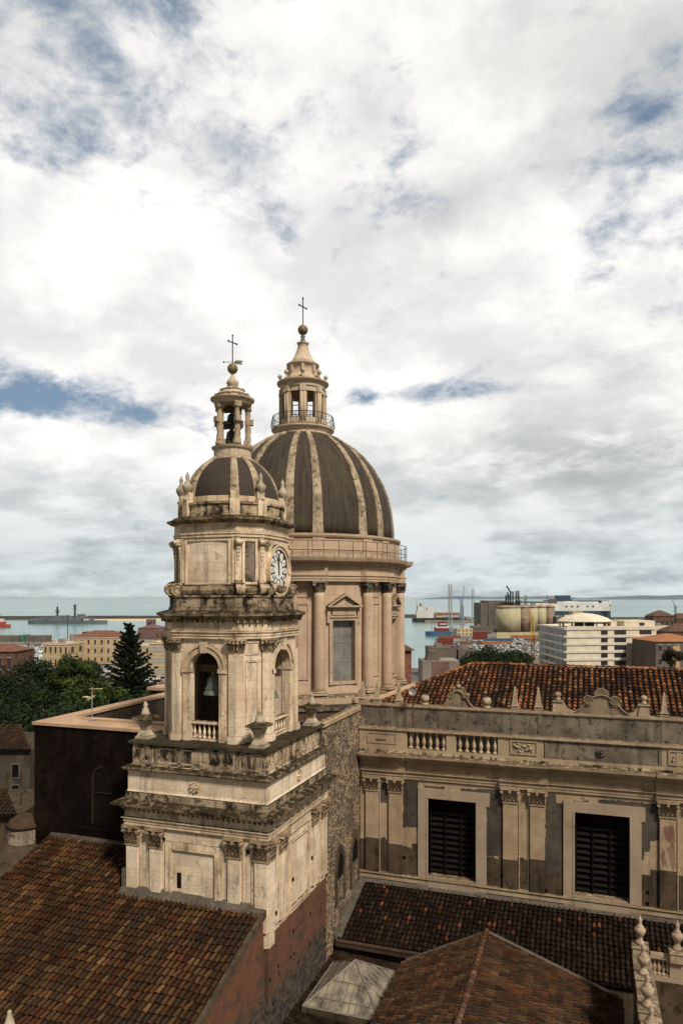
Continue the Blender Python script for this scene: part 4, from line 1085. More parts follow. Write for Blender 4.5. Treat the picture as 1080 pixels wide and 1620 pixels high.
    # entablature and cornice with breaks over the pilaster pairs
    def run(name, mat, prof):
        mb = MB()
        segs = []; x = XL
        for c in (-13.55, -4.0, 5.52):
            if c-1.55 > x: segs.append((x, c-1.55, 0))
            segs.append((max(XL, c-1.55), c+1.55, .13)); x = c+1.55
        segs.append((x, XR, 0))
        for a, b, e in segs:
            pts = [(-.1, prof[0][1])]+[(o+e, z) for o, z in prof]+[(-.1, prof[-1][1])]
            n = len(pts); vs = [F.p(a, o, z) for o, z in pts]+[F.p(b, o, z) for o, z in pts]
            mb.add(vs, [tuple(range(n)), tuple(range(2*n-1, n-1, -1))]+[(i, i+n, (i+1) % n+n, (i+1) % n) for i in range(n)])
        return mb.build(name, mat, h)
    run('architrave', 'nave_trim', [(.10, -12.58), (.10, -12.42), (.14, -12.4), (.14, -12.2), (.24, -12.12), (.24, -12.05)])
    run('frieze', 'nave_stone', [(.10, -12.06), (.10, -11.42)])
    run('cornice', 'nave_trim', [(.12, -11.45), (.22, -11.4), (.3, -11.25), (.55, -11.18), (.62, -11.05), (.72, -10.98), (.74, -10.84), (.0, -10.78)])
    mb = MB(); mb.box(XL, XR, NY+.05, NY+2.2, -12.55, -10.80); mb.build('walkway', 'base_plaster', h)
    # balustrade
    Fb = FY(0, NY-.25, 0)
    mb = MB(); Fb.box(mb, XL, XR, -.35, .02, -10.78, -10.62); mb.build('damp_course', 'sooty_stone', h)
    mb = MB(); Fb.box(mb, XL, XR, -.35, .02, -10.62, -10.42)
    rnd = random.Random(3)
    Fb.box(mb, XL, XR, -.38, .10, -9.22, -9.04)
    bo = mb.build('balustrade', 'nave_trim', h)
    hb = under(h, bo)
    solid = [(XL, -11.85), (-9.1, -8.45), (-5.65, -5.2), (5.1+.0, 5.4), (8.1, 8.7)]
    for a, b in solid[1:]: mb = MB(); Fb.box(mb, a, b, -.33, .0, -10.44, -9.2); mb.build('pedestal', 'nave_trim', hb)
    mb = MB(); Fb.box(mb, XL, -11.85, -.33, .0, -10.44, -9.2)
    for a in (-12.6,): Fb.panel(mb, XL+.6, a+.0, -10.2, -9.45, .06, 0, .04); Fb.box(mb, -14.0, -13.3, 0, .07, -9.9, -9.8)
    mb.build('pedestal', 'nave_trim', hb)
    for a, b in ((-11.85, -9.1), (-8.45, -5.65)):
        n = 6
        for k in range(n):
            x = a+(k+.55)*(b-a)/n; mb = MB(); baluster(mb, x, NY-.1, -10.42, 1.2, 1.0, 10); mb.build('baluster', 'nave_trim', hb)
    for a, b, mat in ((-5.2, -2.75, 'nave_trim'), (-2.75, 4.3, 'parapet_plaster'), (4.3, 8.1, 'nave_trim'), (8.7, XR, 'parapet_plaster')):
        mb = MB(); Fb.box(mb, a, b, -.33, -.03, -10.44, -9.2)
        if mat == 'nave_trim':
            Fb.panel(mb, a+.35, b-.35, -10.3, -9.38, .09, -.03, .03)
            for k in range(16): mb.sphere(Fb.p(a+.55+rnd.random()*(b-a-1.1), -.01, -9.85+rnd.uniform(-.25, .25)), rnd.uniform(.05, .13), 6, 5)
        else:
            Fb.panel(mb, a+.1, b-.1, -10.4, -9.25, .07, -.04, .02)
            for k in range(9):
                an = 2*pi*k/9; mb.sphere(Fb.p((a+b)/2+.2*cos(an), .02, -9.8+.2*sin(an)), .10, 7, 5)
            mb.sphere(Fb.p((a+b)/2, .04, -9.8), .14, 8, 6)
        mb.build('parapet_panel', mat, hb)
    # rear parapet and its crest
    PY = 49.8; G = FY(0, PY, 0)
    mb = MB(); G.box(mb, -15.9, XR, -.45, 0, -10.9, -7.85); 
    for x in (-15.6, -13.5, -4.9, -3.1, 4.55, 6.3): G.box(mb, x-.1, x+.1, 0, .04, -10.8, -7.86)
    mb.build('parapet_wall', 'parapet_plaster', h)
    mb = MB(); G.box(mb, -15.8, XR, 0, .03, -10.8, -9.35); G.box(mb, -15.8, XR, .02, 1.55, -10.80, -10.74); mb.build('shade_band', 'painted_shade', h)  # shade behind the balusters, painted black on wall foot and walkway
    mb = MB(); G.box(mb, -15.95, XR, -.52, .10, -7.86, -7.68); G.box(mb, -15.95, XR, -.5, .05, -7.95, -7.862); mb.build('parapet_coping', 'nave_trim', h)
    for x in (-15.75, -14.65, -13.0, -4.76, -3.2, 4.63, 6.2):
        mb = MB(); z = -7.68; k = 1.0 if x > -12 else .95
        mb.sweep(square(x, PY+.2, .26), [(0, z), (.02, z+.1), (-.04, z+.16), (.04, z+.24), (-.02, z+.3)])
        mb.sweep(square(x, PY+.2, .17), [(.04, z+.3), (.02, z+.36), (-.115, z+1.5*k), (-.165, z+1.62*k)]); mb.build('obelisk', 'figure_stone', h)
    for x in (W1-2.3, W1+2.1):
        mb = MB(); mb.lathe(x, PY+.2, [(.3, -7.68), (.26, -7.55), (.2, -7.5)], 10); mb.sphere((x, PY+.2, -7.22), .33, 12, 8); mb.build('ball_finial', 'pale_stone', h)
    for x in (W2-2.75, W2+2.6):
        sg = 1 if x < W2 else -1
        mb = MB(); z = -7.68; mb.sweep(square(x, PY+.2, .30, .2), [(.06, z), (.0, z+.5), (-.02, z+.62), (.06, z+.66), (.06, z+.74), (-.08, z+.78)])
        G.slab(mb, [(x+sg*.2, z), (x+sg*1.15, z), (x+sg*.95, z+.12), (x+sg*.6, z+.22), (x+sg*.4, z+.6), (x+sg*.2, z+.66)], -.35, -.05)
        mb.lathe(x, PY+.2, [(.2, z+.75), (.2, z+.86), (.12, z+.92), (.17, z+1.0)], 10); mb.sphere((x, PY+.2, z+1.14), .22, 12, 8); mb.build('bust_finial', 'figure_stone', h)
    # scrolled crest over each window
    def crest(cx, hw, ht, shell):
        mb = MB(); z = -7.68; half = []
        for k in range(15):
            t_ = k/14; x = hw*(1-t_)
            if t_ < .5: zz = ht*.42*(t_/.5)**2.2
            else: zz = ht*(.42+.33*sin((t_-.5)/.5*pi/2))
            half.append((x, zz))
        pts = [(cx-x, z+zz) for x, zz in half]+[(cx+x, z+zz) for x, zz in reversed(half[:-1])]
        G.slab(mb, [(cx-hw, z-.01)]+pts+[(cx+hw, z-.01)], -.32, -.02)
        for i in range(len(pts)-1):                           # raised rim
            p, q = G.p(pts[i][0], .02, pts[i][1]), G.p(pts[i+1][0], .02, pts[i+1][1]); mb.tube([p, q], .07, 6)
        for sg in (-1, 1):
            c = (cx+sg*hw*.42, z+ht*.52)
            N = 16; r = hw*.17
            G.slab(mb, [(c[0]+r*cos(2*pi*k/N), c[1]+r*sin(2*pi*k/N)) for k in range(N)], -.34, .06)
            mb.tube([G.p(c[0]+r*(1-k/22)*cos(k*.55), .07, c[1]+r*(1-k/22)*sin(k*.55)) for k in range(18)], .04, 5)
        if shell:
            for k in range(9):
                an = pi*(k+.5)/9; mb.tube([G.p(cx, -.15, z+ht*.72), G.p(cx+.46*cos(an), -.12, z+ht*.72+.46*sin(an))], .04, 6, .11)
            N = 18; G.slab(mb, [(cx+.5*cos(pi*k/N), z+ht*.72+.5*sin(pi*k/N)) for k in range(N+1)], -.3, -.14)
        else:
            G.box(mb, cx-.35, cx+.35, -.3, 0, z+ht*.7, z+ht*.82); mb.sphere(G.p(cx, -.15, z+ht*.95), .2, 10, 7)
            for sg in (-1, 1): mb.sphere(G.p(cx+sg*.32, -.15, z+ht*.86), .13, 8, 6)
        mb.build('scrolled_crest', 'crest_stone', h)
    crest(W1+.1, 1.25, 1.5, False); crest(W2, 2.0, 1.65, True); crest(10.42, 1.25, 1.5, False)
    # roof
    sl_ = .403; L = 6.7*sqrt(1+sl_*sl_)
    tiles(h, 'tile_roof', (-15.5, 50.3, -8.0), (1, 0, 0), (0, 1, sl_), [(0, 0), (28, 0), (28, L), (6.7, L)], PAL_NAVE, .37, .46, 5, patch=.55)
    mb = MB(); mb.add([(-8.8, 57, -5.32), (12.5, 57, -5.32), (12.5, 63.7, -8.05), (-15.5, 63.7, -8.05)], [(0, 3, 2, 1)]); mb.add([(-15.5, 50.3, -8.02), (-8.8, 57, -5.32), (-15.5, 63.7, -8.05)], [(0, 1, 2)])
    mb.add([(12.5, 50.3, -8.1), (12.5, 57, -5.4), (12.5, 63.7, -8.1)], [(0, 1, 2)])
    mb.build('rear_roof', 'roof_brown', h)
    ridge_caps(h, 'ridge_tiles', (-8.8, 57, -5.27), (12.5, 57, -5.27), PAL_NAVE, .15)
    ridge_caps(h, 'ridge_tiles', (-13.0, 52.8, -6.97), (-8.8, 57, -5.27), PAL_NAVE, .15, seed=8)
    mb = MB(); mb.tube([(-15.4, 50.4, -7.82), (-12.6, 53.2, -6.72)], .22, 8); mb.build('hip_coping', 'terracotta_floor', h)
nave()
# roof mast with dish and whip on the walkway
h = thing('dish_mast', 'rusty mast with round grey dish and thin whip aerial behind the balustrade', 'antenna', (-11.75, 49.2, -10.8))
mb = MB(); mb.tube([(-11.75, 49.2, -10.8), (-11.75, 49.2, -6.3)], .055, 8); mb.box(-11.95, -11.55, 49.05, 49.35, -10.8, -10.72); mb.build('mast', 'rust_iron', h)
mb = MB(); N = 20
F = Fr((-11.75, 49.05, -6.62), (1, 0, 0), (.25, -1, .1))
for r0, r1, b0, b1 in ((.0, .16, .0, .02), (.16, .30, .02, .09)):
    for k in range(N):
        a, b = 2*pi*k/N, 2*pi*(k+1)/N
        mb.add([F.p(r0*cos(a), b0, r0*sin(a)), F.p(r1*cos(a), b1, r1*sin(a)), F.p(r1*cos(b), b1, r1*sin(b)), F.p(r0*cos(b), b0, r0*sin(b))], [(0, 1, 2, 3)])
mb.tube([F.p(0, 0, 0), F.p(0, -.15, 0)], .05, 8)
mb.build('dish', 'metal_grey', h)
mb = MB(); mb.tube([(-11.7, 49.2, -6.4), (-11.7, 49.2, -3.4)], .018, 5, .008); mb.build('whip_aerial', 'metal_grey', h)

# ================================================================== TRANSEPT
def arch_pts(cx, hw, zb, zs, pointed=False, n=14):
    pts = [(cx-hw, zb), (cx+hw, zb), (cx+hw, zs)]
    if pointed:
        R = hw*2.3; c = R-hw; tp = math.acos(c/R)
        for k in range(1, n): pts.append((cx-c+R*cos(tp*k/n), zs+R*sin(tp*k/n)))
        pts.append((cx, zs+R*sin(tp)))
        for k in range(n-1, 0, -1): pts.append((cx+c-R*cos(tp*k/n), zs+R*sin(tp*k/n)))
    else:
        for k in range(1, n): pts.append((cx+hw*cos(pi*k/n), zs+hw*sin(pi*k/n)))
    pts.append((cx-hw, zs)); return pts
def transept():
    h = thing('transept_building', 'flat-roofed transept with soot-black rendered side and a rough rubble stone side', 'church building', (-24, 42, -37))
    mb = MB(); mb.box(-32.6, -23.2, 35.4, 52, -37, -11.2); mb.box(-32.6, -23.2, 35.4, 37.95, -11.2, -7.9); mb.build('soot_wall', 'soot_wall', h)
    F = FY(0, 35.4, 0)
    mb = MB()
    pts = arch_pts(-27.5, .62, -13.5, -10.9)
    F.slab(mb, [(-28.25, -13.6), (-28.1, -13.6), (-28.1, -10.9), (-27.95, -10.4), (-27.5, -10.15), (-27.5, -10.0), (-28.05, -10.28), (-28.25, -10.9)], -.01, .10)
    F.box(mb, -28.2, -26.8, 0, .08, -11.75, -11.66)
    mb.build('niche_frame', 'niche_stone', h)
    mb = MB(); F.slab(mb, pts, -.01, .02); F.box(mb, -31, -23.4, 0, .03, -14.0, -13.9); mb.build('niche', 'void', h)
    # rubble side
    G = FX(-15.35, 0, 0)
    mb = MB(); mb.box(-23.3, -15.35, 40.45, 49.2, -37, -8.6); mb.box(-15.9, -15.35, 40.45, 48.2, -8.6, -7.95); mb.build('rubble_wall', 'rubble', h)
    mb = MB(); mb.box(-15.5, -15.05, 40.44, 41.0, -37, -11.0); mb.box(-16, -15.22, 40.5, 41.25, -11, -8.2); mb.build('corner_buttress', 'rubble', h)
    for y, zb in ((43.7, -19.9), (46.75, -19.9)):
        mb = MB(); hw = .95; o = arch_pts(y, hw, zb, -17.9, True); i = arch_pts(y, hw-.3, zb, -17.9, True)
        n = len(o)
        for k in range(n):
            j = (k+1) % n
            if k == 0: continue
            G.slab(mb, [o[k], o[j], i[j], i[k]], -.02, .10)
        wo = mb.build('lancet_window', 'base_plaster', h)
        mb = MB(); G.slab(mb, i, .0, .03)
        mb.build('lancet_opening', 'void', under(h, wo))
        mb = MB(); G.box(mb, y-.62, y+.62, .03, .05, zb, zb+1.6); mb.build('infill', 'rubble', under(h, wo))
    mb = MB(); G.box(mb, 40.45, 48, -.45, .12, -7.95, -7.78); mb.tube([(-15.5, 40.45, -7.76), (-15.5, 48.1, -7.76)], .22, 10)
    mb.box(-23.2, -15.75, 40.6, 40.95, -7.95, -7.7)
    mb.build('wall_coping', 'nave_trim', h)
    # terrace: floor falling to the rear inside raised terracotta copings
    mb = MB(); mb.box(-31.8, -23.3, 37.2, 52, -11.2, -11.1); mb.build('sunken_roof', 'brown_render', h)
    mb = MB(); mb.box(-23.3, -15.9, 40.95, 49.2, -8.6, -8.5); mb.build('terrace_floor', 'brown_render', h)
    mb = MB(); mb.box(-32.7, -23.25, 35.3, 38.0, -7.90, -7.72); mb.box(-32.7, -31.7, 38.0, 52.0, -7.90, -7.72); mb.box(-30.3, -23.3, 36.9, 37.1, -7.72, -7.62); mb.build('coping', 'terracotta_floor', h)
    mb = MB(); mb.box(-32.6, -31.8, 37.2, 52.0, -11.2, -7.9); mb.box(-35.5, -27.5, 52.0, 56, -37, -7.9); mb.build('rear_wall', 'old_render', h)
    mb = MB(); mb.box(-35.7, -27.4, 51.8, 56.2, -7.9, -7.65); mb.build('rear_coping', 'terracotta_floor', h)
transept()
# television aerial
ax, ay = -29.3, 36.7
h = thing('tv_aerial', 'yellowed television aerial on a short mast on the flat terrace', 'antenna', (ax, ay, -7.8))
mb = MB(); mb.tube([(ax, ay, -7.8), (ax, ay, -5.6)], .03, 6); mb.box(ax-.15, ax+.15, ay-.15, ay+.15, -7.8, -7.6); mb.build('mast', 'metal_grey', h)
mb = MB()
for z, dx, L in ((-5.7, (.9, .43, 0), .62), (-6.25, (-.95, .3, 0), .8)):
    d = Vector(dx).normalized(); pz = Vector((ax, ay, z)); s_ = d.cross(Vector((0, 0, 1)))
    mb.tube([tuple(pz-d*.15), tuple(pz+d*L)], .02, 5)
    for k in range(8):
        q = pz+d*(L*k/7); w = .26-.012*k; up = Vector((0, 0, .12 if k < 3 else 0))
        mb.tube([tuple(q-s_*w-up), tuple(q+s_*w+up)], .014, 4)
mb.build('elements', 'c_cream', h)

# ================================================================== LOWER ROOFS
def roofs():
    # aisle roof in the foreground, left
    h = thing('aisle_building', 'foreground aisle under a big weathered brown pantile roof with red brick flank', 'church building', (-23, 26, -37))
    sl_ = .31; zf = lambda y: -15.65+sl_*(y-32); c = 1/sqrt(1+sl_*sl_); Y0 = 19.0
    s = lambda y: (y-Y0)/c
    tiles(h, 'tile_roof', (-31.3, Y0, zf(Y0)), (1, 0, 0), (0, 1, sl_), [(0, 0), (16.15, 0), (16.15, s(31.92)), (7.82, s(31.92)), (7.82, s(35.35)), (0, s(35.35))], PAL_AISLE, .285, .46, 9, patch=.75, darkpatch=(.035, .022, .014))
    mb = MB()
    mb.add([(-31.2, Y0+.1, -37), (-15.25, Y0+.1, -37), (-15.25, Y0+.1, zf(Y0)-.14), (-31.2, Y0+.1, zf(Y0)-.14)], [(0, 1, 2, 3)])
    mb.add([(-15.25, Y0+.1, -37), (-15.25, 32.2, -37), (-15.25, 32.2, zf(32.2)-.14), (-15.25, Y0+.1, zf(Y0)-.14)], [(0, 1, 2, 3)])
    mb.add([(-31.2, Y0+.1, -37), (-31.2, 35.3, -37), (-31.2, 35.3, zf(35.3)-.14), (-31.2, Y0+.1, zf(Y0)-.14)], [(3, 2, 1, 0)])
    o = mb.build('flank_wall', 'red_brick', {'o': (-23, 26, -20), 'ob': h['ob']}); o.location = (0, 0, 17)
    mb = MB()
    mb.add([(-15.30, Y0, zf(Y0)-.2), (-15.08, Y0, zf(Y0)-.2), (-15.08, 32.0, zf(32)-.2), (-15.30, 32, zf(32)-.2), (-15.30, Y0, zf(Y0)+.12), (-15.08, Y0, zf(Y0)+.12), (-15.08, 32.0, zf(32)+.12), (-15.30, 32, zf(32)+.12)], [(0, 3, 2, 1), (4, 5, 6, 7), (0, 1, 5, 4), (1, 2, 6, 5), (2, 3, 7, 6), (3, 0, 4, 7)])
    mb.build('verge', 'base_plaster', h)
    mb = MB(); rr = random.Random(5)
    n = 14
    for k in range(n):
        x0, x1 = -23.6+8.5*k/n, -23.6+8.5*(k+1)/n; hh_ = .22+rr.uniform(0, .1); dd = .35+rr.uniform(0, .15); zz = zf(32)
        mb.add([(x0, 32.1, zz+.02), (x1, 32.1, zz+.02), (x1, 32.1, zz+hh_), (x0, 32.1, zz+hh_), (x0, 32-dd, zf(32-dd)+.06), (x1, 32-dd, zf(32-dd)+.06)], [(3, 2, 5, 4), (0, 3, 4), (1, 5, 2), (0, 4, 5, 1)])
    mb.box(-31.2, -23.5, 35.15, 35.42, zf(35.2)-.1, zf(35.2)+.2); mb.box(-23.62, -23.40, 32, 35.3, zf(32)-.3, zf(35.2)+.12)
    mb.build('mortar_fillet', 'mortar', h)
    # dark lean-to at the foot of the nave wall
    h = thing('lean_to_building', 'low aisle with near-black pantile roof against the foot of the nave wall', 'church building', (-1.5, 45, -37))
    L = 5.5/c; zl = -20.05-sl_*5.5
    tiles(h, 'tile_roof', (-15.1, 42.5, zl), (1, 0, 0), (0, 1, sl_), [(0, 0), (27.5, 0), (27.5, L), (0, L)], PAL_DARK*4+[(.20, .07, .03)], .30, .42, 21, patch=.9)
    mb = MB(); mb.box(-15.2, 12.4, 42.7, 47.9, -37, zl-.15); mb.build('wall', 'base_plaster', h)
    mb = MB(); mb.add([(-15.32, 42.5, zl), (-14.85, 42.5, zl+.02), (-14.85, 48.0, -20.0), (-15.32, 48, -20.0), (-15.32, 42.5, zl+.3), (-14.85, 42.5, zl+.16), (-14.85, 48.0, -19.86), (-15.32, 48, -19.7)], [(4, 5, 6, 7), (0, 1, 5, 4), (1, 2, 6, 5)])
    mb.add([(-15, 48, -19.75), (12.4, 48, -19.75), (12.4, 47.65, -20.02), (-15, 47.65, -20.02)], [(0, 3, 2, 1)]); mb.build('flashing', 'mortar', h)
    mb = MB(); mb.box(-15.1, -5.6, 42.22, 42.5, zl-.32, zl-.05); mb.tube([(-15.1, 42.3, zl-.0), (-5.4, 42.3, zl+.0)], .12, 8)
    mb.build('gutter_beam', 'brown_render', h)
    # brown pitched roof, bottom right
    h = thing('sacristy_building', 'low wing with a brown gabled pantile roof beside the glass skylight', 'church building', (-4.5, 34, -37))
    XR_, ZR = -5.35, -18.65
    s1, s2 = .35, .52
    L1 = 7.0*sqrt(1+s1*s1); L2 = 4.7*sqrt(1+s2*s2)
    tiles(h, 'tile_roof', (XR_+7.0, 26, ZR-7.0*s1), (0, 1, 0), (-1, 0, s1), [(0, 0), (14, 0), (14, L1), (0, L1)], PAL_BROWN, .27, .42, 31, patch=.95)
    tiles(h, 'tile_roof', (XR_-4.7, 26, ZR-4.7*s2), (0, 1, 0), (1, 0, s2), [(0, 0), (14, 0), (14, L2), (0, L2)], PAL_BROWN, .27, .42, 33, patch=.95)
    ridge_caps(h, 'ridge_tiles', (XR_, 26, ZR+.04), (XR_, 40.05, ZR+.04), [(.10, .06, .038), (.13, .08, .05), (.09, .042, .025)], .16)
    mb = MB(); mb.loft([[(XR_-4.6, y, -37), (XR_+6.9, y, -37), (XR_+6.9, y, ZR-6.9*s1-.15), (XR_, y, ZR-.15), (XR_-4.6, y, ZR-4.6*s2-.15)] for y in (26.1, 39.9)]); mb.build('wall', 'base_plaster', h)
    mb = MB(); mb.tube([(XR_+.1, 40.0, ZR+.02), (XR_-4.6, 40.0, ZR-4.6*s2+.02)], .1, 6); mb.tube([(XR_, 40.0, ZR+.02), (XR_+6.9, 40.0, ZR-6.9*s1+.02)], .09, 6); mb.build('verge', 'mortar', h)
    # low dark court roof
    h = thing('court_building', 'sunken strip of dark pantile roof between the brick flank and the skylight', 'roof', (-12.5, 35, -37))
    tiles(h, 'tile_roof', (-15.0, 26, -22.3), (0, 1, 0), (1, 0, -.04), [(0, 0), (16.2, 0), (16.2, 5.0), (0, 5.0)], PAL_DARK, .25, .4, 41, patch=.9)
    mb = MB(); mb.box(-15.2, -10.0, 26, 42.6, -37, -22.75); mb.build('wall', 'soot_wall', h)
roofs()
def skylight():
    x0, x1, y0, y1, zb, za = -14.5, -10.15, 35.3, 40.2, -22.0, -20.35
    cx, cy = (x0+x1)/2, (y0+y1)/2
    h = thing('pyramid_skylight', 'dirty glass pyramid skylight with thin metal bars set among dark roofs', 'skylight', (cx, cy, -22.4))
    mb = MB(); ap = (cx, cy, za)
    c = [(x0, y0, zb), (x1, y0, zb), (x1, y1, zb), (x0, y1, zb)]
    mb.add(c+[ap], [(0, 1, 4), (1, 2, 4), (2, 3, 4), (3, 0, 4), (3, 2, 1, 0)]); mb.build('glass', 'skylight_glass', h)
    mb = MB()
    for i in range(4):
        p, q = Vector(c[i]), Vector(c[(i+1) % 4]); a = Vector(ap)
        mb.tube([tuple(p+Vector((0, 0, .03))), tuple(a+Vector((0, 0, .03)))], .05, 5); mb.tube([tuple(p+Vector((0, 0, .02))), tuple(q+Vector((0, 0, .02)))], .06, 5)
        m = (p+q)/2
        for k in range(1, 12):
            t_ = k/12; b = p.lerp(q, t_); f = 1-abs(2*t_-1); top = b+(a-m)*f
            mb.tube([tuple(b+Vector((0, 0, .03))), tuple(top+Vector((0, 0, .03)))], .026, 4)
        for f in (.2, .55): mb.tube([tuple(p.lerp(a, f)+Vector((0, 0, .04))), tuple(q.lerp(a, f)+Vector((0, 0, .04)))], .022, 4)
    mb.build('glazing_bars', 'bar_grey', h)
    mb = MB(); mb.box(x0-.05, x1+.05, y0-.05, y1+.05, -22.6, zb-.02); mb.build('kerb', 'base_plaster', h)
skylight()
def urn_balustrade():
    h = thing('urn_balustrade', 'stone balustrade topped by a row of weathered carved urns at the right edge', 'balustrade', (3, 36, -37))
    mb = MB(); mb.box(2.15, 2.95, 24, 38.3, -37, -19.0); mb.box(2.95, 12, 37.7, 38.3, -37, -18.75); mb.build('wall', 'base_plaster', h)
    mb = MB(); mb.box(2.2, 2.75, 24, 38.2, -19.0, -17.75); mb.box(2.05, 2.9, 24, 38.3, -17.75, -17.58)
    mb.build('parapet', 'figure_stone', h)
    mb = MB(); mb.box(2.9, 12, 37.78, 38.15, -17.68, -17.5); mb.box(2.9, 12, 37.8, 38.12, -18.75, -18.5); mb.box(3.75, 4.5, 37.8, 38.12, -18.5, -17.68); mb.box(4.5, 12, 37.95, 38.1, -18.5, -17.68); mb.build('rail', 'frame_stone', h)
    for k in range(4):
        mb = MB(); baluster(mb, 3.05+k*.2+.02, 37.96, -18.5, .82, .72); mb.build('baluster', 'frame_stone', h)
    for x, y in ((2.42, 38.0), (2.38, 35.0), (2.34, 32.3), (2.30, 29.8), (4.1, 37.96)):
        mb = MB(); mb.sweep(square(x, y, .34), [(0, -17.7), (0, -17.3), (.05, -17.26), (.05, -17.18), (-.05, -17.15)]); urn(mb, x, y, -17.15, 1.4, .74, 14); mb.build('urn_finial', 'figure_stone', h)
urn_balustrade()

# ================================================================== THE TOWN AND THE HARBOUR
def at(px, D, py=None):
    """metres on the ground for something seen at column px, D metres deep"""
    u = (px-540)/FP
    return Vector((-sin(A)*D+u*D*cos(A), cos(A)*D+u*D*sin(A), 0 if py is None else -(py-946)/FP*D))
RT = Vector((cos(A), sin(A), 0)); FW = Vector((-sin(A), cos(A), 0))
GZ, SZ = -37.0, -40.0
# sea, land, headland
mb = MB(); S_ = 60000; mb.add([(-S_, -3000, SZ), (S_, -3000, SZ), (S_, S_, SZ), (-S_, S_, SZ)], [(0, 1, 2, 3)])
def seamat():
    m, t, b = base_mat('sea')
    co = t.new('ShaderNodeTexCoord').outputs['Object']
    x, y, z = t.xyz(co)
    n = t.noise(t.comb(t.math('MULTIPLY', x, .0004), t.math('MULTIPLY', y, .0016), 0.0), 1, 6, .6, .5)
    col = t.mix(t.ramp(n, .35, .65), (.055, .15, .16), (.15, .27, .25))
    t.put(b.inputs['Base Color'], col); b.inputs['Roughness'].default_value = .22; b.inputs['Specular IOR Level'].default_value = .5
    bp = t.new('ShaderNodeBump'); bp.inputs['Strength'].default_value = .35; bp.inputs['Distance'].default_value = .5
    t.put(bp.inputs['Height'], t.noise(co, .25, 5, .65)); t.l.new(bp.outputs[0], b.inputs['Normal'])
seamat()
tagged(mb.build('water', 'sea'), None, None, kind='structure')
def sheet(name, pts, z0, z1, mat, kind='structure'):
    mb = MB(); P = [at(p, d) for p, d in pts]; mb.prism([(v.x, v.y) for v in P], z0, z1)
    return tagged(mb.build(name, mat), None, None, kind=kind)
sheet('ground', [(-4000, 30), (540, -600), (5000, 30), (3000, 900), (1300, 900), (870, 860), (760, 850), (716, 790), (712, 700), (690, 660), (672, 372), (300, 390), (-900, 400), (-4000, 400)][::-1], -46, GZ, 'land')
sheet('harbour_pier', [(672, 1130), (790, 1130), (900, 1300), (900, 1330), (672, 1200)], -46, GZ, 'concrete')
sheet('harbour_pier', [(-120, 590), (78, 590), (78, 640), (-120, 640)], -46, GZ-.5, 'concrete')
sheet('harbour_pier', [(205, 560), (300, 560), (300, 800), (215, 800)], -46, GZ-.5, 'concrete')
def hill(px0, px1, D, h_, seed):
    rnd = random.Random(seed); mb = MB(); n = 60; top = []
    for k in range(n+1):
        t_ = k/n; p = at(px0+(px1-px0)*t_, D); z = h_*min(1, 6*t_*(1-t_)*1.2)*(.75+.35*noise.noise(Vector((t_*6, seed, 0)))+.1*noise.noise(Vector((t_*22, seed, 0))))
        top.append((p, z))
    for i in range(n):
        (p, z), (q, w) = top[i], top[i+1]; bk = FW*2500
        mb.add([(p.x, p.y, SZ), (q.x, q.y, SZ), (q.x+bk.x*.3, q.y+bk.y*.3, w+SZ), (p.x+bk.x*.3, p.y+bk.y*.3, z+SZ), (p.x+bk.x, p.y+bk.y, SZ), (q.x+bk.x, q.y+bk.y, SZ)], [(0, 1, 2, 3), (3, 2, 5, 4)])
    tagged(mb.build('headland', 'hill_green'), None, None, kind='structure')
hill(665, 950, 21000, 115, 2); hill(900, 1700, 17000, 135, 6)
# breakwaters
def strip(px0, d0, px1, d1, w, z0, z1, mat, name, label, cat, g=None):
    a, b = at(px0, d0), at(px1, d1); d = (b-a).normalized(); n = Vector((-d.y, d.x, 0))*w
    mb = MB(); L = (b-a).length; k = max(2, int(L/25)); rings = []; rnd = random.Random(px0)
    for i in range(k+1):
        p = a.lerp(b, i/k); j = rnd.uniform(-.6, .6)
        rings.append([tuple(p)[:2]+(z0,), tuple(p+n*.1)[:2]+(z1+j,), tuple(p+n*.8)[:2]+(z1+j*.4,), tuple(p+n)[:2]+(z0,)])
    mb.loft(rings); o = mb.build(name, mat, loc=(a.x, a.y, z0)); tagged(o, label, cat, g); return o
strip(-300, 1260, 275, 1330, 22, -40, -33.5, 'rock', 'breakwater', 'long dark stone breakwater behind the grey warship', 'breakwater')
strip(100, 1215, 275, 1260, 18, -40, -37.2, 'c_cream', 'quay_wall', 'pale low quay running along the inside of the left breakwater', 'quay')
strip(560, 1420, 700, 1440, 22, -40, -34, 'rock', 'breakwater', 'dark end of the outer breakwater left of the black cargo ship', 'breakwater')
strip(920, 1250, 1700, 1150, 40, -40, -34.2, 'rock', 'breakwater', 'grey breakwater crossing the bay right of the ferry', 'breakwater')
strip(930, 1130, 1400, 1030, 20, -40, -36.6, 'concrete', 'quay_wall', 'flat pale quay in front of the right-hand breakwater', 'quay')

